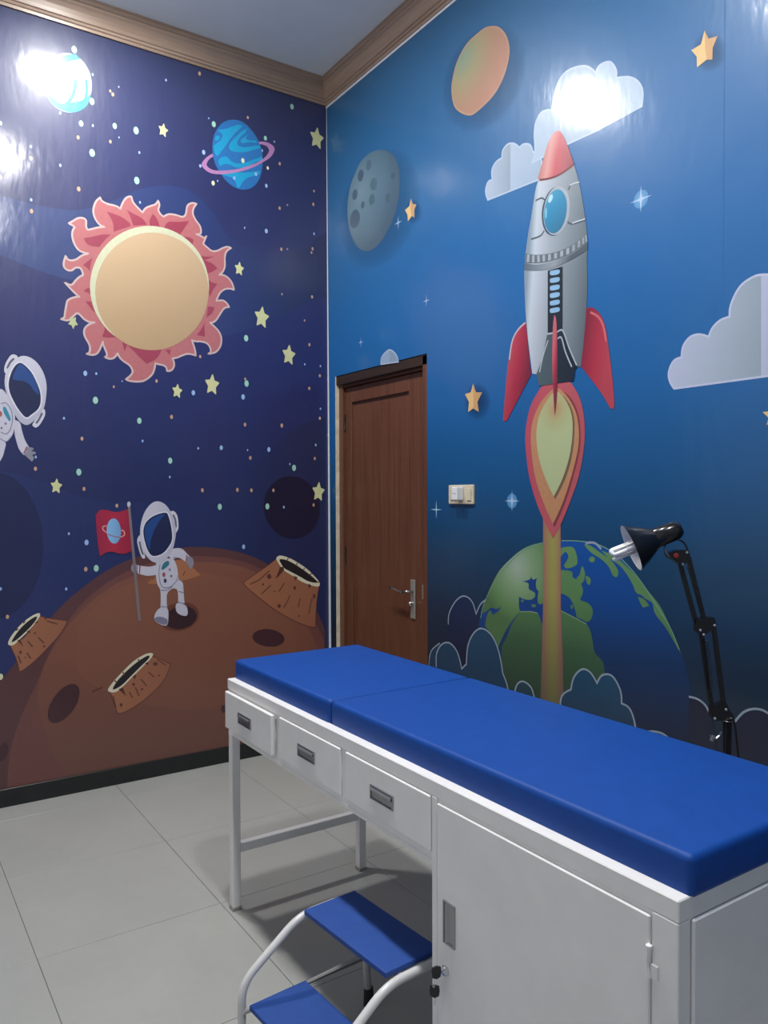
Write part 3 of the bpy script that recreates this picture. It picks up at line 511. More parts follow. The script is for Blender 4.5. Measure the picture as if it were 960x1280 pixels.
soft('printed_drop_shadow', "2510,2811 2509,2799 2506,2789 2500,2781 2493,2775 2484,2771 2473,2770 2462,2771 2450,2775 2438,2782 2426,2791 2415,2802 2406,2814 2398,2827 2392,2841 2388,2855 2387,2868 2388,2880 2392,2891 2397,2899 2405,2905 2415,2908 2426,2909 2437,2907 2449,2902 2461,2895 2473,2886 2483,2875 2492,2863 2500,2850 2505,2837 2509,2823", '1c4668', .6, .8)
soft('printed_drop_shadow', "922,2792 920,2779 913,2767 903,2759 888,2754 872,2753 853,2755 835,2761 817,2771 801,2784 788,2798 778,2814 774,2830 774,2844 779,2857 788,2867 801,2874 817,2877 835,2876 854,2871 872,2862 889,2851 903,2837 914,2822 920,2807", '184a78', .6, .8)
orp = R.fill('printed_orange_planet', "1420,3423 1458,3401 1495,3361 1519,3312 1525,3264 1510,3214 1477,3167 1433,3136 1375,3118 1322,3109 1282,3110 1234,3134 1185,3174 1160,3215 1149,3274 1156,3320 1178,3368 1213,3405 1262,3431 1323,3438 1375,3438", ('rad', "1227,3381 1445,3197", [(0, '7f9480'), (.35, '98906e'), (.7, 'a28068'), (1, 'a87a68')]))
R.strokes('planet_outline', ["1420,3423 1458,3401 1495,3361 1519,3312 1525,3264 1510,3214 1477,3167 1433,3136 1375,3118 1322,3109 1282,3110 1234,3134 1185,3174 1160,3215 1149,3274 1156,3320 1178,3368 1213,3405 1262,3431 1323,3438 1375,3438"], .007, 'b08a70', orp, closed=True)
mo = R.fill('printed_grey_moon', "555,3221 620,3192 674,3152 709,3105 731,3053 735,2987 726,2931 699,2869 663,2820 608,2775 543,2741 466,2730 407,2738 346,2772 295,2824 254,2889 233,2950 228,3023 239,3085 266,3142 308,3182 360,3223 420,3238 489,3237", ('rad', "359,3068 663,2800", [(0, '6d8896'), (.4, '587484'), (.8, '435a6c'), (1, '3a4f62')]))
for d, c in [("292,2893 278,2900 267,2911 259,2924 255,2939 256,2954 261,2968 271,2979 283,2986 298,2989 313,2988 328,2983 340,2973 350,2961 356,2947 357,2932 354,2918 347,2906 336,2896 322,2891 307,2889", '3f5568'), ("359,3124 349,3130 342,3139 338,3151 339,3162 343,3173 350,3181 360,3185 371,3185 381,3180 390,3172 395,3162 397,3150 394,3139 388,3130 380,3124 369,3122", '46586c'), ("299,3045 290,3050 283,3059 280,3070 282,3081 287,3091 295,3097 305,3100 316,3098 325,3092 331,3083 334,3072 333,3061 328,3052 320,3045 310,3043", '4a5d70'), ("381,2972 374,2977 369,2984 368,2993 370,3001 376,3007 384,3010 392,3009 399,3004 404,2996 405,2988 403,2980 397,2974 389,2971", '45586b'), ("440,3156 431,3161 425,3170 422,3181 423,3192 428,3201 436,3207 445,3209 455,3207 464,3201 470,3192 473,3182 472,3171 467,3162 459,3156 450,3154", '4d6476'), ("486,3036 476,3042 467,3051 463,3062 462,3074 465,3084 472,3093 481,3098 493,3099 504,3097 515,3090 523,3081 528,3070 528,3058 525,3048 519,3040 509,3034 498,3033", '4a6472'), ("469,2964 460,2969 453,2978 449,2989 449,2999 453,3009 460,3016 470,3020 480,3020 490,3016 499,3009 504,2999 506,2988 504,2978 499,2969 490,2964 480,2962", '48616f'), ("669,3032 662,3036 658,3043 657,3050 659,3057 664,3063 670,3065 678,3063 684,3059 689,3052 690,3045 688,3037 683,3032 676,3030", '3c4c60'), ("621,2929 613,2934 608,2941 605,2951 606,2960 610,2968 617,2974 625,2976 634,2975 642,2970 647,2962 650,2953 649,2943 645,2935 638,2929 630,2927", '3f5466')]:
    R.fill('moon_crater', d, c, mo)
for whole, half in [("828,2886! 845,2854! 874,2843! 857,2824! 857,2785! 836,2799! 803,2782! 799,2815! 779,2845! 816,2853!", "828,2886! 845,2854! 874,2843! 857,2824! 857,2785! 836,2799! 826,2831!"),
                    ("2433,2913! 2447,2880! 2479,2873! 2462,2844! 2461,2808! 2441,2817! 2406,2808! 2405,2843! 2385,2873! 2420,2875!", "2433,2913! 2447,2880! 2479,2873! 2462,2844! 2461,2808! 2441,2817! 2435,2854!"),
                    ("1296,1928! 1316,1887! 1356,1882! 1325,1844! 1334,1799! 1296,1818! 1261,1805! 1267,1850! 1239,1887! 1280,1891!", "1296,1928! 1316,1887! 1356,1882! 1325,1844! 1334,1799! 1296,1818! 1298,1859!"),
                    ("2635,1681! 2658,1682! 2670,1703! 2677,1682! 2697,1682! 2681,1666! 2688,1641! 2670,1656! 2647,1640! 2654,1662!", "2670,1703! 2677,1682! 2697,1682! 2681,1666! 2688,1641! 2670,1656! 2670,1669!")]:
    s_ = R.fill('printed_star', whole, 'd6b27a'); R.fill('star_fold', half, 'bf9668', s_)
R.z = 6
# sparkles: small disc with a four-pointed cross
def sparkle(data, disc, s, a=0.0):
    for q in data.split():
        u, v, r, c = q.split(','); u, v, r = float(u)/1000, float(v)/1000, float(r)/1000
        o = None
        if disc: o = R.mesh('printed_sparkle', [[(u+r*s*cos(2*pi*k/24), v+r*s*sin(2*pi*k/24)) for k in range(24)]], ('rad', '%d,%d %d,%d' % (u*1000, v*1000, u*1000+r*s*1000, v*1000), [(0, 'a9bdd6'), (.45, '5f93c0'), (1, '4a86ba')]), None)
        P = [(u+(r if k % 2 == 0 else r*.11)*sin(pi*k/4), v+(r if k % 2 == 0 else r*.11)*cos(pi*k/4)) for k in range(8)]
        R.mesh('sparkle_cross' if o else 'printed_sparkle', [P], 'a9c2de', o)
sparkle("2189,2456,47,0 1544,1410,47,0", True, .66)
sparkle("952,2363,30,0 361,2262,30,0 1027,1367,45,0 719,2800,36,0", False, .5)
R.z = 6
# paper clouds
def cloud(data, fold, left, right, edge):
    c = R.fill('printed_cloud', data, left)
    R.fill('cloud_fold', fold, right, c)
    R.strokes('cloud_outline', [data], .007, edge, c, closed=True)
cloud("2326,1787! 2308,1816 2305,1847 2323,1879 2354,1887! 2360,1923 2385,1948 2418,1951 2453,1937! 2466,1963 2492,1982 2525,1987! 2530,2026 2557,2071 2592,2090 2630,2093 2690,2072 2734,2031 2748,1981! 2782,1974 2799,1937 2795,1904! 2828,1890 2841,1846 2835,1805 2821,1788!",
      "2629,1788! 2627,2092! 2658,2086 2690,2072 2734,2031 2748,1981! 2782,1974 2799,1937 2795,1904! 2828,1890 2841,1846 2835,1805 2821,1788!",
      ('lin', "2323,1829 2629,1826", [(0, 'aab2ca'), (.4, '9fabbf'), (1, '8a99a8')]), ('lin', "2629,1826 2821,1807", [(0, 'a9b0cc'), (1, '929eb2')]), 'b2bad4')
cloud("1394,2702! 1379,2745 1394,2778 1423,2777! 1420,2821 1445,2845 1483,2849! 1489,2880 1519,2893 1555,2882 1588,2854! 1614,2858 1648,2842 1665,2808! 1699,2784 1713,2755 1715,2727 1704,2687!",
      "1534,2697! 1534,2889! 1561,2878 1588,2854! 1614,2858 1648,2842 1665,2808! 1699,2784 1713,2755 1715,2727 1704,2687!",
      ('lin', "1381,2757 1538,2747", [(0, 'a3b2c8'), (1, '8797a8')]), ('lin', "1534,2748 1704,2731", [(0, '9fb0c6'), (1, '8fa4bc')]), 'a8b8ce')
cloud("1660,2766! 1676,2804 1673,2868! 1682,2920 1715,2946 1769,2932! 1790,3008 1841,3046 1931,3028 1988,2977! 2007,2997 2053,2987 2080,2947 2080,2918! 2150,2888 2192,2835 2192,2773! 2008,2766! 1852,2770!",
      "1989,2766! 1988,2977! 2007,2997 2053,2987 2080,2947 2080,2918! 2150,2888 2192,2835 2192,2773!",
      ('lin', "1671,2861 1989,2850", [(0, '9fb2c8'), (1, '8fa2b6')]), '9fb2c8', 'a8b8ce')
cloud("557,2116! 567,2153 617,2177 654,2174 697,2145 718,2106!", "636,2113! 637,2176! 666,2168 702,2139 718,2106!", '8aa0bb', '8093ac', 'a0b0c8')
R.z = 4
# dark clouds behind the globe, globe, beam
def dcloud(data, spec, parent=None):
    c = R.fill('printed_dark_cloud', data, spec); n = data.split(); return c
dcloud("1106,441! 1106,738 1116,872 1170,952 1227,979 1282,964 1314,908! 1346,957 1409,992 1479,959 1519,803 1538,539!", ('lin', "1227,972 1226,670", [(0, '142c50'), (1, '141d38')]))
R.strokes('printed_cloud_edge', ["1116,835 1123,888 1170,949 1227,979 1282,964 1314,908! 1346,957 1394,987", "964,608 984,688 1051,738"], .006, '8d9cad')
globe = R.fill('printed_globe', "1292,284! 1303,514 1314,700 1336,872 1367,959 1439,1063 1538,1158 1632,1216 1721,1244 1823,1257 1919,1259 2011,1249 2098,1213 2181,1146 2247,1070 2311,992 2354,913 2385,834 2400,733 2410,589!", ('lin', "1919,1262 1983,544", [(0, '134f9c'), (.3, '10468c'), (.6, '11335f'), (1, '131c34')]))
GRN = ('lin', "1806,1244 1807,624", [(0, '628c5a'), (.35, '567e50'), (.65, '3a5a40'), (1, '293f32')])
GRW = ('rad', "1576,1133 1633,906", [(0, '9cae9f'), (.35, '7f9d7a'), (.75, '5f8656'), (1, '4c6d48')])
for d, s_ in [("1355,917! 1378,980 1414,1043 1467,1113 1535,1167 1600,1208 1664,1233 1729,1245! 1730,919! 1695,956 1656,958 1588,950! 1568,932 1526,886 1492,840 1458,782! 1423,824 1374,862! 1383,902 1405,935 1423,919! 1458,938 1480,964! 1449,946 1414,948 1378,926", GRW),
              ("1588,950! 1656,958 1695,956 1714,923! 1733,920! 1734,589! 1458,528! 1480,768 1467,778! 1509,831 1543,894", GRN), ("1816,984! 1889,964 1952,947 1974,908 1989,849 2021,826 2035,790 2032,666 2029,595! 1805,541!", GRN),
              ("1816,1142! 1874,1141 1881,1119 1911,1110 1930,1083 1930,1060 1919,1037 1956,1029 1978,1009 1974,975 1952,958 1919,965 1901,966! 1889,1005 1866,1037 1831,1050 1812,1048!", GRN), ("1815,1227! 1873,1236 1896,1217 1904,1178 1889,1162 1851,1151 1835,1161 1851,1183 1858,1198 1843,1214 1815,1189!", GRN),
              ("1930,1165 1941,1141 1937,1112 1919,1099 1900,1117 1915,1133 1922,1156", GRN), ("1945,1130 1968,1122 1966,1100 1952,1102", GRN), ("1989,1195 1988,1189 1983,1185 1977,1183 1970,1183 1964,1186 1961,1190 1961,1195 1964,1200 1970,1204 1977,1205 1983,1203 1988,1200", GRN),
              ("1937,1248! 1970,1244 2020,1219 2061,1199 2095,1164 2092,1139 2072,1143 2054,1172 2020,1197 1977,1216 1952,1232", GRN), ("2019,1230! 2082,1212 2135,1178 2187,1139 2231,1097 2274,1055 2310,998 2339,942 2360,902! 2333,936 2310,968 2286,995 2262,1017 2249,1037 2243,1062 2212,1074 2200,1083 2174,1091 2161,1116 2135,1151 2102,1181 2054,1204", GRN),
              ("2182,1078! 2212,1069 2230,1050! 2205,1041! 2193,1056", GRN), ("1883,1007 1882,1003 1880,999 1876,998 1873,999 1870,1001 1869,1005 1870,1009 1873,1013 1876,1014 1880,1013 1882,1011", GRN)]:
    R.fill('continent', d, s_, globe)
R.fill('inland_sea', "1607,1079! 1648,1091 1658,1108! 1666,1092 1691,1100! 1684,1080 1687,1058 1699,1048! 1694,1025 1695,1003 1708,996 1733,1007! 1733,925! 1714,923! 1699,954 1664,959 1592,955! 1586,980 1587,1014! 1617,1007 1656,1009 1678,1023 1677,1041 1644,1052 1642,1074", '123f80', globe)
for d in ("1686,988 1684,985 1680,982 1674,980 1667,980 1661,981 1658,983 1658,987 1661,990 1667,992 1674,993 1680,993 1684,991", "1617,1000 1615,997 1612,995 1607,993 1602,993 1599,995 1597,998 1599,1001 1602,1003 1607,1005 1612,1004 1615,1003"): R.fill('continent', d, GRN, globe)
R.strokes('globe_outline', ["1346,894 1367,959 1439,1063 1538,1158 1632,1216 1721,1244", "1823,1257 1919,1259 2011,1249 2098,1213 2181,1146 2247,1070 2311,992 2351,917"], .004, '6f9a86', globe)
R.strokes('coast_edge', ["1820,984 1889,966 1950,949", "1591,952 1656,960 1695,958"], .004, '7f9c74', globe)
R.strokes('printed_cloud_edge', ["1944,1251 1962,1256 1991,1255 2019,1235"], .009, '8d9aae')
beam = R.fill('printed_exhaust_beam', "1724,1366! 1818,1368! 1820,994! 1832,778! 1841,374! 1703,334! 1716,757! 1724,983!", ('across', "1715,982 1829,996", [(0, '8c6a62'), (.15, '9a6f60'), (.36, '978a50'), (.55, '959550'), (.72, '9a8a54'), (.88, '9d6d62'), (1, '8c6a62')], ("1772,1052 1773,545", '4a4a38', 0.0, .85)))
for d, c in [("937,94! 964,593 1002,691 1063,739 1123,751 1181,720 1215,647! 1244,673! 1260,762 1303,825 1357,850 1419,828 1463,767 1489,676! 1519,628 1538,512 1557,276!", ('lin', "1314,827 1314,516", [(0, '1c4562'), (1, '1b3350')])),
             ("1548,274! 1553,595 1576,647 1613,667 1659,650 1686,598 1704,320!", ('lin', "1613,661 1614,529", [(0, '24424f'), (1, '1b2f40')])),
             ("1808,350! 1816,601 1827,653 1873,687! 1889,739 1928,775 1967,772 2001,737! 2027,772 2071,777 2107,735 2114,686! 2149,676 2170,636 2184,460!", ('lin', "1997,784 1998,560", [(0, '1d4a68'), (1, '18324e')])),
             ("2184,460! 2207,589! 2236,616 2288,621 2332,600 2375,516!", '1a3048'), ("2389,478! 2388,769! 2420,771 2449,754 2476,709 2501,513!", '1a2036'), ("2445,444! 2500,641 2547,722! 2581,762 2620,781 2658,777 2707,744 2755,685 2779,552!", '181f36')]:
    dcloud(d, c)
R.strokes('printed_cloud_edge', ["1026,620 1027,680 1063,731 1123,751 1181,720 1215,647! 1248,674! 1260,762 1303,825 1357,850 1419,828 1463,767 1489,676! 1515,634 1524,589", "1557,596 1576,647 1613,667 1659,650 1683,597", "1816,601 1827,653 1873,687! 1889,739 1928,775 1967,772 2001,737! 2027,772 2071,777 2107,735 2114,686! 2149,676 2170,636 2177,593", "2207,592 2236,616 2288,621 2328,601", "2388,769 2420,768 2449,754 2466,727", "2549,722 2581,762 2620,781 2658,777 2707,744"], .007, '8d9cad')
R.z = 40
# rocket
rk = R.fill('printed_rocket', "1701,2687! 1682,2654 1660,2565 1637,2476 1619,2368 1620,2254 1630,2131 1649,2006 1664,1923! 1700,1915! 1889,1913! 1919,1918! 1934,2013 1944,2101 1951,2210 1948,2316 1952,2355 1945,2431 1926,2535 1906,2616 1883,2684! 1804,2665", ('lin', "1623,2211 1949,2178", [(0, '7f8f9f'), (.1, 'b4c0cc'), (.22, 'aab2c0'), (.36, '98a2ae'), (.62, '7e8a94'), (1, '56646e')]))
FLM = [('flame', "1714,1865! 1656,1797 1629,1716 1625,1638 1645,1514 1688,1403 1734,1327 1778,1263! 1822,1324 1871,1415 1912,1508 1936,1611 1939,1703 1918,1792 1870,1863! 1799,1879!", ('lin', "1625,1616 1939,1600", [(0, 'b04a5a'), (.5, 'b25560'), (1, 'a8525a')])),
       ('flame_shade', "1810,1841 1867,1808 1905,1747 1919,1674 1915,1601 1882,1498 1840,1399 1787,1307! 1727,1398 1680,1508 1660,1636 1676,1724 1714,1792 1763,1830", '7d3a3e'),
       ('flame', "1799,1850 1849,1815 1895,1748 1911,1674 1905,1602 1871,1499 1829,1404 1778,1320! 1726,1403 1680,1508 1657,1636 1664,1725 1703,1793 1755,1836", 'b3825f'),
       ('flame_shade', "1803,1828 1853,1794 1884,1739 1889,1665 1874,1572 1839,1489 1790,1417! 1741,1501 1707,1590 1699,1678 1714,1743 1752,1794", '6d5a46'),
       ('flame', "1792,1838 1842,1800 1874,1740 1879,1671 1864,1583 1829,1499 1782,1428! 1733,1507 1699,1590 1687,1679 1703,1749 1740,1800", ('rad', "1791,1768 1791,1672", [(0, 'b08c66'), (.5, 'a9a87c'), (1, 'a9b488')]))]
for nme, d, c in FLM: R.fill(nme, d, c, rk)
for d, c in [("1627,2137! 1579,2115 1544,2072 1526,2000 1512,1921 1493,1765 1498,1746 1516,1748! 1580,1826 1658,1921! 1640,2038", ('lin', "1507,1997 1653,1963", [(0, 'b04a58'), (.5, 'a02c42'), (1, '6d2236')])), ("1946,2131! 1984,2121 2016,2087 2036,2045 2050,1972 2068,1862 2078,1759 2068,1744 2055,1753! 2006,1821 1919,1918! 1934,2013", ('lin', "1934,1991 2061,1960", [(0, '7c2438'), (.5, 'a22e42'), (1, 'a8404e')]))]:
    R.fill('fin', d, c, rk)
R.strokes('fin_glint', ["1625,2135 1579,2112 1546,2070 1530,1999"], .008, 'b9aab2', rk); R.strokes('fin_glint', ["1966,2110 2002,2087 2026,2050 2040,1990"], .008, 'c0666e', rk)
R.fill('nose_cone', "1797,2841! 1818,2826 1845,2778 1866,2730 1885,2683! 1852,2674 1804,2668 1755,2672 1704,2683! 1697,2696 1719,2746 1744,2800 1769,2832", ('lin', "1712,2759 1879,2720", [(0, 'b06a68'), (.25, 'c8908c'), (.5, 'b8545e'), (.8, 'a5525c'), (1, '8c4850')]), rk)
R.strokes('nose_seam', ["1704,2683 1755,2672 1804,2668 1852,2674 1885,2683"], .008, '6d3038', rk)
R.fill('window_shadow', "1807,2623 1820,2616 1832,2605 1842,2592 1850,2577 1856,2560 1859,2543 1860,2525 1858,2507 1853,2490 1846,2475 1836,2463 1825,2452 1813,2445 1799,2442 1785,2441 1771,2445 1758,2452 1745,2462 1735,2475 1726,2491 1720,2508 1717,2526 1716,2545 1718,2563 1723,2580 1731,2595 1741,2608 1752,2618 1765,2625 1779,2628 1793,2627", '33485c', rk); R.fill('window_ring', "1814,2622 1826,2615 1838,2605 1848,2592 1855,2577 1861,2561 1864,2543 1864,2526 1862,2508 1858,2492 1851,2477 1842,2464 1831,2454 1819,2447 1806,2443 1792,2443 1778,2446 1765,2453 1754,2463 1743,2476 1735,2491 1729,2508 1726,2526 1726,2545 1728,2563 1733,2580 1740,2595 1750,2607 1761,2617 1774,2624 1787,2627 1801,2626", '9aa3ae', rk)
R.fill('window_glass', "1806,2613 1817,2607 1827,2598 1835,2586 1842,2573 1847,2558 1849,2542 1849,2526 1847,2511 1843,2496 1837,2482 1829,2471 1820,2461 1809,2455 1797,2451 1786,2451 1774,2454 1763,2460 1752,2469 1744,2480 1736,2494 1732,2509 1729,2525 1729,2542 1731,2558 1735,2573 1742,2587 1750,2598 1760,2607 1771,2613 1782,2616 1794,2616", ('lin', "1741,2614 1839,2461", [(0, '3f93b4'), (.4, '2880aa'), (1, '26688c')]), rk)
R.fill('window_glint', "1772,2605 1775,2602 1776,2597 1775,2590 1772,2584 1768,2580 1763,2577 1758,2577 1754,2579 1751,2583 1751,2589 1753,2595 1757,2601 1762,2605 1767,2606", 'a5cfe0', rk); R.fill('window_glint', "1740,2562 1743,2560 1744,2555 1745,2548 1745,2540 1744,2532 1743,2526 1741,2522 1738,2521 1736,2523 1735,2528 1734,2536 1734,2544 1734,2551 1736,2558 1738,2561", '6fb4cc', rk)
R.strokes('panel_lines', ["1682,2609 1715,2609 1732,2596", "1656,2463 1708,2462 1730,2477", "1866,2609 1856,2595", "1942,2457 1876,2461 1853,2475"], .006, '46525e', rk)
R.strokes('panel_glints', ["1912,2606 1886,2610 1863,2610", "1940,2461 1900,2463 1876,2463"], .005, 'b4bcc6', rk)
R.fill('rib_band', "1627,2414! 1682,2394 1741,2382 1805,2376 1867,2380 1920,2394 1947,2406! 1952,2373! 1920,2364 1867,2350 1805,2348 1741,2351 1683,2360 1621,2378!", '5f6a74', rk)
top = spline(parse("1627,2414! 1682,2394 1741,2382 1805,2376 1867,2380 1920,2394 1947,2406!"), False, 6); bot = spline(parse("1621,2378! 1683,2360 1741,2351 1805,2348 1867,2350 1920,2364 1952,2373!"), False, 6)
for i in range(1, 36, 3):
    R.mesh('rib', [[(top[i][0], top[i][1]-.003), (top[min(i+1, 36)][0]+.004, top[min(i+1, 36)][1]-.003), (bot[min(i+1, 36)][0]+.004, bot[min(i+1, 36)][1]+.003), (bot[i][0], bot[i][1]+.003)]], '9aa4ae' if i < 24 else '8a949e', rk)
R.fill('dark_band', "1620,2376! 1683,2355 1741,2346 1805,2344 1873,2346 1952,2369! 1952,2345! 1893,2331 1826,2322 1756,2320 1683,2331 1620,2349!", ('lin', "1620,2362 1952,2331", [(0, '56626c'), (.25, '77838e'), (.5, '8a949e'), (.75, '4c5862'), (1, '46525c')]), rk)
R.fill('slot', "1750,2314! 1828,2312! 1828,2066! 1750,2072!", '1e2832', rk)
for d in ["1763,2309 1776,2309 1803,2306 1813,2301 1811,2290 1796,2288 1773,2291 1763,2296", "1763,2279 1777,2280 1803,2277 1813,2272 1811,2261 1796,2259 1773,2262 1763,2267", "1763,2250 1777,2251 1803,2248 1813,2243 1811,2231 1796,2230 1773,2232 1763,2237", "1763,2221 1777,2222 1803,2219 1813,2214 1812,2203 1796,2201 1773,2203 1763,2208", "1763,2191 1777,2192 1803,2190 1813,2185 1812,2174 1797,2172 1773,2174 1763,2179", "1763,2162 1777,2163 1803,2161 1813,2156 1812,2145 1797,2143 1773,2145 1763,2149"]:
    R.fill('slot_light', d, '86aed0', rk)
R.fill('nozzle', "1747,2067! 1833,2065! 1863,1991 1904,1920! 1891,1907! 1886,1867! 1704,1869! 1687,1917! 1720,1978", ('lin', "1700,1957 1897,1946", [(0, '4a5a62'), (.4, '46545c'), (.5, '1f2b38'), (1, '1a2433')]), rk)
R.strokes('nozzle_trim', ["1747,2067 1779,2066", "1801,2066 1830,2066 1863,1994 1901,1923", "1752,2042 1724,1983 1706,1923", "1803,2040 1823,2040 1844,1982 1876,1921"], .006, 'a5b0b8', rk)
R.fill('center_fin', "1786,2134! 1797,2100 1802,1954 1801,1838 1789,1743! 1780,1840 1775,1958 1778,2086", ('lin', "1775,1958 1803,1954", [(0, 'b8606c'), (.5, 'a83a4c'), (1, '7c2c3c')]), rk)

# ------------------------------------------------------------------ wall socket with plug adapter
so = tag(empty('wall_socket', (1.22, 0, 1.395)), 'ivory double switch plate on the blue wall beside the wooden door', 'socket')
obj('cover_plate', B(1.133, 1.308, -.012, 0, 1.394, 1.481, bev=.004, seg=2), IVORY, so)
obj('rocker', B(1.15, 1.196, -.016, -.012, 1.412, 1.464, bev=.0015), IVORY, so)
obj('rocker', B(1.268, 1.296, -.017, -.012, 1.410, 1.466, bev=.0015), IVORY, so)
ad = tag(empty('plug_adapter', (1.228, -.012, 1.41)), 'small white plug adapter pushed into the ivory wall plate', 'plug')
obj('adapter_body', B(1.203, 1.243, -.05, -.012, 1.412, 1.472, bev=.004, seg=2), WPLAST, ad)
bm = bmesh.new()
for x in (1.216, 1.230): lathe(bm, (x, -.049, 1.442), (0, -1, 0), [(0, .0028), (.0015, .0028)], 8)
obj('pin_holes', bm, BLACKP, ad)

# ------------------------------------------------------------------ examination bed
BX0, BX1, BY0, BY1, BZ = 1.42, 3.22, -1.213, -.665, .803
bed = tag(empty('examination_bed', (2.3, -.94, 0)), 'white steel examination bed with blue vinyl cushions, three drawers and a cabinet', 'bed')
obj('top_rail', B(BX0, BX1, BY0, BY0+.03, BZ-.036, BZ, bev=.002), WHITE, bed)
obj('top_rail', B(BX0, BX1, BY1-.03, BY1, BZ-.036, BZ, bev=.002), WHITE, bed)
obj('top_rail', B(BX0, BX0+.03, BY0+.03, BY1-.03, BZ-.036, BZ-.001), WHITE, bed)
obj('top_rail', B(BX1-.03, BX1, BY0+.03, BY1-.03, BZ-.036, BZ-.001), WHITE, bed)
obj('deck', B(BX0+.03, BX1-.03, BY0+.03, BY1-.03, BZ-.02, BZ-.006), WHITE, bed)
bm = bmesh.new(); CX = 2.588
box(bm, BX0, CX, BY0+.004, BY0+.008, .615, BZ-.034); box(bm, BX0, CX, BY1-.008, BY1-.004, .615, BZ-.034); box(bm, BX0+.002, BX0+.006, BY0+.006, BY1-.006, .615, BZ-.034); box(bm, BX0+.006, CX, BY0+.008, BY1-.008, .618, .622)
box(bm, BX0, CX, BY0+.003, BY0+.018, .612, .622)
obj('drawer_housing', bm, WHITE, bed)
def pull(x0, x1, z0, z1, y, parent, vert=False):
    bm = bmesh.new(); w = .0035
    box(bm, x0, x1, y-.004, y+.001, z1-w, z1, .0008); box(bm, x0, x1, y-.004, y+.001, z0, z0+w, .0008); box(bm, x0, x0+w, y-.004, y+.001, z0+w, z1-w, .0008); box(bm, x1-w, x1, y-.004, y+.001, z0+w, z1-w, .0008)
    h = obj('handle', bm, PULLM, parent)
    # hollow cup behind the opening
    bm = bmesh.new()
    if vert:
        prof = [(x0+w, 0), (x0+.010, .004), (x0+.014, -.001), (x0+.016, -.0012), (x1-w, -.0008)]
        v = [[bm.verts.new((x, y-.0012-d, z)) for x, d in prof] for z in (z0+w, z1-w)]
    else:
        prof = [(z1-w, 0), (z1-.008, .006), (z1-.013, .005), (z1-.016, -.0006), (z0+w, -.0004)]
        v = [[bm.verts.new((x, y-.0012-d, z)) for z, d in prof] for x in (x0+w, x1-w)]
    for i in range(4): bm.faces.new((v[0][i], v[0][i+1], v[1][i+1], v[1][i]))
    obj('grip', bm, PULLM, h, False)
for x0, x1, pop, h0 in ((1.438, 1.802, .017, 1.555), (1.829, 2.190, .004, 1.955), (2.219, 2.584, .004, 2.343)):
    yf = BY0-pop
    bm = bmesh.new(); box(bm, x0, x1, yf, yf+.012, .641, .766, .0025); box(bm, x0+.012, x1-.012, yf+.012, BY1-.05, .645, .75)
    d = obj('drawer', bm, WHITE, bed)
    pull(h0, h0+.100, .684, .720, yf, d)
for y0, y1 in ((BY0+.002, BY0+.032), (BY1-.032, BY1-.002)):
    lg = obj('leg', B(BX0+.001, BX0+.031, y0, y1, .012, .616, bev=.002), WHITE, bed)
    obj('foot_cap', B(BX0-.001, BX0+.033, y0-.002, y1+.002, 0, .014, bev=.002), STEEL, lg)
obj('stretcher', B(BX0+.003, BX0+.029, BY0+.032, BY1-.032, .198, .230, bev=.002), WHITE, bed)
# cabinet under the foot half
bm = bmesh.new(); box(bm, CX, BX1-.003, BY0+.003, BY1-.003, .05, BZ-.034, .002)
cab = obj('cabinet', bm, WHITE, bed)
obj('cabinet_stile', B(CX, CX+.018, BY0-.0005, BY0+.02, .05, BZ-.036, bev=.001), WHITE, cab)
obj('cabinet_stile', B(BX1-.05, BX1, BY0-.0005, BY0+.03, .05, BZ-.036, bev=.002), WHITE, cab)
obj('end_panel', B(BX1-.004, BX1+.004, BY0+.034, BY1-.03, .06, BZ-.038, bev=.003), WHITE, cab)
obj('cabinet_plinth', B(CX+.02, BX1-.02, BY0+.03, BY1-.02, 0, .05), WHITE, cab)
dr = obj('cabinet_door', B(CX+.021, BX1-.052, BY0-.003, BY0+.012, .085, .758, bev=.002), WHITE, bed)
pull(2.634, 2.674, .462, .556, BY0-.003, dr, True)
for z in (.66, .18):
    bm = bmesh.new(); tube(bm, [(BX1-.051, BY0-.005, z), (BX1-.051, BY0-.005, z+.048)], .0045, 8); lathe(bm, (BX1-.051, BY0-.005, z+.048), (0, 0, 1), [(0, .0055), (.004, .0055), (.006, .002)], 8); box(bm, BX1-.05, BX1-.036, BY0-.004, BY0, z, z+.022)
    obj('hinge', bm, WHITE, dr)
obj('lock', lathe(bmesh.new(), (2.641, BY0-.003, .402), (0, -1, 0), [(0, .011), (.004, .011), (.005, .0095), (.008, .009), (.0085, .003)], 18), CHROME, dr, False)
ks = tag(empty('key_pair', (2.625, BY0-.03, .36)), 'two black-headed keys on a ring, one in the cabinet lock', 'keys')
def keyhead(c, d):
    c = Vector(c); P = [(-.010, .010), (-.011, 0), (-.009, -.011), (0, -.015), (.009, -.011), (.011, 0), (.010, .010), (0, .013)]
    return prism(bmesh.new(), [c+Vector((d.x*a, d.y*a, b)) for a, b in P], Vector((-d.y, d.x, 0))*.004)
k1 = obj('key_head', keyhead((2.642, BY0-.030, .408), Vector((-.3, -.954, 0))), BLACKP, ks)
obj('blade', T([(2.642, BY0-.020, .406), (2.641, BY0-.009, .403)], .003, 6), CHROME, k1)
obj('ring', T([(2.640+.004*cos(a), BY0-.036, .386+.011*sin(a)) for a in [2*pi*k/14 for k in range(15)]], .0009, 6), CHROME, ks)
k2 = obj('key_head', keyhead((2.636, BY0-.030, .364), Vector((.6, .8, 0))), BLACKP, ks)
obj('blade', prism(bmesh.new(), [(2.6335, BY0-.032, .351), (2.6385, BY0-.028, .351), (2.638, BY0-.0285, .336), (2.636, BY0-.030, .330), (2.634, BY0-.0315, .336)], (-.0012, .0016, 0)), CHROME, k2)
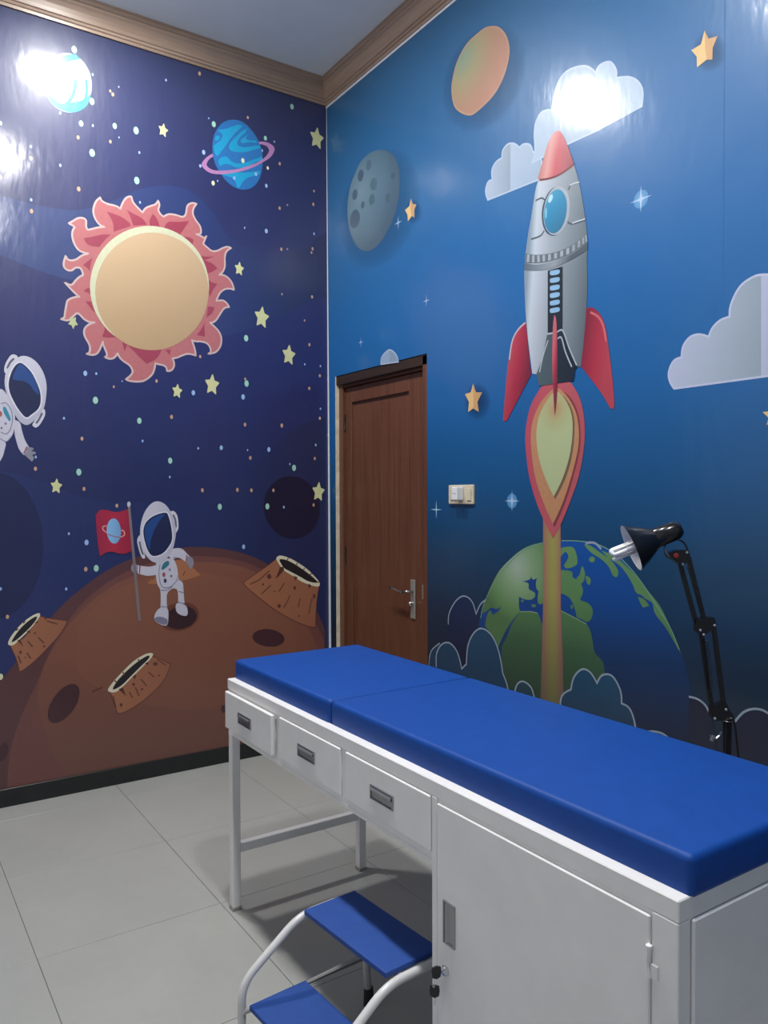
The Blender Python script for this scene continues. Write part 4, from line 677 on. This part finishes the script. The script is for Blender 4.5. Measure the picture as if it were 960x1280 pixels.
# cushions
def cushion(name, x0, x1, y0, y1, z0, z1):
    return obj(name, B(x0, x1, y0, y1, z0, z1, bev=.013, seg=6), BLUE, bed, True)
cushion('head_cushion', 1.423, 2.085, -1.188, -.683, BZ-.008, .867)
cushion('body_cushion', 2.089, 3.224, -1.186, -.683, BZ-.008, .867)

# ------------------------------------------------------------------ two-step stool
SX, SY, ST_, SW, SD, Z1, Z2 = 2.157, -1.308, .074, .349, .164, .161, .349
st = tag(empty('step_stool', (SX, SY, 0), ST_), 'white tubular two-step stool with blue treads, pushed under the bed edge', 'step stool')
def sobj(name, bm, mat, parent=None, smooth=False):
    o = obj(name, bm, mat, None, smooth); o.parent = parent or st; return o
sobj('tread', B(0, SW, 0, SD, Z2-.014, Z2, bev=.003, seg=2), BLUE2)
sobj('tread', B(0, SW, -SD+.002, .004, Z1-.014, Z1, bev=.003, seg=2), BLUE2)
for u in (-.012, SW+.012):
    tb = sobj('side_tube', T(round_path([(u, -SD-.012, .02), (u, -SD-.012, Z1+.052), (u, -.006, Z2-.020), (u, SD+.035, Z2-.020), (u, SD+.055, .02)], .045, 6), .0105, 12), WHITE2, smooth=True)
    for p_ in ((u, -SD-.012, 0), (u, SD+.056, 0)):
        sobj('rubber_foot', lathe(bmesh.new(), p_, (0, 0, 1), [(0, .015), (.05, .0135)], 14), RUBBER, tb)
    sobj('support_bar', T([(u, -SD-.012, Z1-.018), (u, SD+.046, Z1-.018)], .0095, 10), WHITE2, smooth=True)
for v, z in ((SD*.8, Z2-.024), (SD*.25, Z2-.024), (-SD*.4, Z1-.024)):
    sobj('cross_bar', T([(-.012, v, z), (SW+.012, v, z)], .009, 10), WHITE2, smooth=True)

# ------------------------------------------------------------------ swing-arm lamp behind the bed
VD = Vector((-.83172, .5548, 0)).normalized()       # the arm swings in the plane across this direction
lp = tag(empty('examination_lamp', (2.7302, -0.3206, 0.7165)[0:2]+(0,)), 'black swing-arm lamp with bare white tubes behind the blue bed', 'lamp')
def Zo(p, k): return Vector(p)+VD*k
a_rim, a_cap = Vector((2.5769, -0.5286, 1.2902)), Vector((2.6415, -0.4300, 1.3361))
ax = (a_rim-a_cap).normalized(); rv = (a_rim-Vector((3.968, -2.259, 1.434))).normalized(); ax = (ax-rv*ax.dot(rv)-rv*.17).normalized(); Ls = (a_rim-a_cap).length; neck = a_rim-ax*Ls
bm = bmesh.new(); rr = (Vector((2.5602, -0.5515, 1.3488))-Vector((2.5946, -0.5044, 1.2315))).length/2
prof = [(Ls, rr), (Ls*.93, rr*.95), (Ls*.78, rr*.80), (Ls*.62, rr*.62), (Ls*.50, rr*.47), (Ls*.45, rr*.40)]
inner = [(s-.001, r-.0018) for s, r in prof[::-1]]
sh = obj('shade', lathe(bmesh.new(), neck, ax, prof, 36, False), BLACKM, lp, True)
obj('reflector', lathe(bmesh.new(), neck, ax, inner+[(Ls, rr)], 36, False), SHADEW, sh, True)
obj('socket_cap', lathe(bmesh.new(), neck, ax, [(-.018, .004), (-.015, rr*.26), (-.006, rr*.36), (.006, rr*.40), (Ls*.5, rr*.41), (Ls*.52, rr*.36)], 24), BLACKM, lp, True)
x_, y_ = frame_of(ax)
for k in range(3):
    a = 2*pi*k/3+.5; off = (x_*cos(a)+y_*sin(a))*.0125; t1 = (x_*cos(a+pi/2)+y_*sin(a+pi/2))*.007
    e0 = neck+ax*(Ls*.5); e1 = neck+ax*(Ls+.052)
    obj('lamp_tube', T(round_path([e0+off-t1, e1+off-t1, e1+off+t1, e0+off+t1], .008, 4), .0058, 8), GLASSW, lp, True)
def bar(a, b, r, k): return T([Zo(a, k), Zo(b, k)], r, 8)
ARM = [[(2.6516, -0.4183, 1.2496), (2.6803, -0.3818, 1.0765)], [(2.6618, -0.4023, 1.2662), (2.6873, -0.3703, 1.1016)], [(2.6871, -0.3724, 1.0542), (2.7039, -0.3541, 0.8700)], [(2.7029, -0.3479, 1.0764), (2.7207, -0.3290, 0.8699)]]
for (a, b), k in zip(ARM, (.004, -.006, .004, -.006)):
    d = (Vector(b)-Vector(a)).normalized(); n = d.cross(VD).normalized()*.0055
    obj('arm_bar', prism(bmesh.new(), [Zo(a, k)-n, Zo(a, k)+n, Zo(b, k)+n, Zo(b, k)-n], VD*.009), BLACKM, lp)
for pl_ in ([(2.6316, -0.4471, 1.2776), (2.6423, -0.4308, 1.2848), (2.6615, -0.4020, 1.2847), (2.6644, -0.3986, 1.2623), (2.6554, -0.4128, 1.2440), (2.6476, -0.4244, 1.2468), (2.6381, -0.4381, 1.2580)], [(2.6763, -0.3871, 1.0960), (2.6885, -0.3684, 1.1043), (2.7025, -0.3475, 1.1026), (2.7066, -0.3423, 1.0791), (2.6999, -0.3526, 1.0708), (2.6862, -0.3738, 1.0514), (2.6767, -0.3875, 1.0654)], [(2.7031, -0.3556, 0.8644), (2.7231, -0.3253, 0.8755), (2.7309, -0.3145, 0.8475), (2.7285, -0.3190, 0.8269), (2.7068, -0.3515, 0.8254), (2.7026, -0.3573, 0.8393)]):
    bm = prism(bmesh.new(), [Zo(p, 0) for p in pl_], VD*.024); obj('joint_plate', bm, BLACKM, lp)
for p in [(2.6585, -0.4067, 1.2785), (2.6528, -0.4165, 1.2468), (2.7028, -0.3478, 1.0819), (2.6819, -0.3796, 1.0692), (2.6871, -0.3723, 1.0575), (2.7234, -0.3255, 0.8559), (2.7073, -0.3505, 0.8320)]:
    obj('bolt', lathe(bmesh.new(), Zo(p, -.010), -VD, [(0, .0042), (.004, .0042), (.0065, .002)], 10), CHROME, lp)
obj('tension_knob', lathe(bmesh.new(), Zo((2.6420, -0.4319, 1.2703), -.008), -VD, [(0, .007), (.008, .007), (.009, .004)], 12), REDP, lp)
for (a, b), k in (([(2.6600, -0.4058, 1.2439), (2.6846, -0.3737, 1.1183)], -.012), ([(2.6919, -0.3655, 1.0430), (2.7016, -0.3564, 0.9035)], -.012)):
    a = Zo(a, k); b = Zo(b, k); d = (b-a).normalized(); x2, y2 = frame_of(d); n = 26*6
    obj('spring', T([a+(b-a)*(i/n)+(x2*cos(2*pi*i/6)+y2*sin(2*pi*i/6))*.0045 for i in range(n+1)], .0009, 4), BLACKP, lp)
obj('head_bracket', T(round_path([Zo(p, .002) for p in [(2.6250, -0.4560, 1.3027), (2.6317, -0.4472, 1.2720), (2.6396, -0.4357, 1.2625)]], .02), .0028, 8), STEEL, lp, True)
obj('cable', T(round_path([Zo(p, -.004) for p in [(2.6419, -0.4304, 1.3138), (2.6544, -0.4119, 1.3081), (2.6609, -0.4029, 1.2886), (2.6619, -0.4023, 1.2635)]], .015), .0026, 8), BLACKP, lp, True)
obj('cable', T(round_path([Zo(p, .008) for p in [(2.6298, -0.4492, 1.2971), (2.6295, -0.4504, 1.2720), (2.6365, -0.4404, 1.2608), (2.6427, -0.4311, 1.2625)]], .015), .0022, 8), BLACKP, lp, True)
obj('cable', T(round_path([Zo(p, -.002) for p in [(2.7233, -0.3255, 0.8587), (2.7334, -0.3108, 0.8447), (2.7394, -0.3029, 0.8168), (2.7433, -0.2990, 0.7666), (2.7480, -0.2943, 0.7052), (2.7505, -0.2935, 0.6271)]], .03), .0028, 8), BLACKP, lp, True)
pb = Vector((2.7275, -0.3204, 0.8269)); pe = Vector((2.7302, -0.3206, 0.7165))
obj('pole', T([(pe.x, pe.y, pb.z), (pe.x, pe.y, .02)], .0118, 16), BLACKM, lp, True)
obj('pole_ferrule', T([(pe.x, pe.y, pb.z-.004), (pe.x, pe.y, pb.z+.004)], .0128, 16), STEEL, lp)
obj('base', lathe(bmesh.new(), (pe.x, pe.y, 0), (0, 0, 1), [(0, .13), (.012, .13), (.02, .12), (.026, .03), (.04, .015)], 32), BLACKM, lp)
kn = obj('clamp_knob', T([Zo(p, 0) for p in [(2.7213, -0.3311, 0.7918), (2.7123, -0.3453, 0.7723)]], .0035, 8), CHROME, lp)
obj('clamp_wing', lathe(bmesh.new(), Zo((2.7068, -0.3530, 0.7846), 0), (0, 0, -1), [(0, .006), (.004, .007), (.005, .005), (.010, .005), (.011, .007), (.016, .006)], 12), CHROME, kn)

# ------------------------------------------------------------------ ceiling downlights
for i, (lx, ly) in enumerate(LAMPS):
    dl = tag(empty('ceiling_downlight', (lx, ly, RZ-.012)), ['round white ceiling downlight near the cornice of the navy wall', 'round white ceiling downlight over the bed drawers', 'round white ceiling downlight over the bed cabinet end'][i], 'ceiling light', 'ceiling downlights in a row')
    obj('trim_ring', lathe(bmesh.new(), (lx, ly, RZ), (0, 0, -1), [(0, .112), (.008, .112), (.012, .105), (.012, .092), (.0, .092)], 36, False), WPLAST, dl, True)
    obj('diffuser', lathe(bmesh.new(), (lx, ly, RZ), (0, 0, -1), [(0, .092), (.006, .092), (.007, .001)], 36), DIFF, dl)
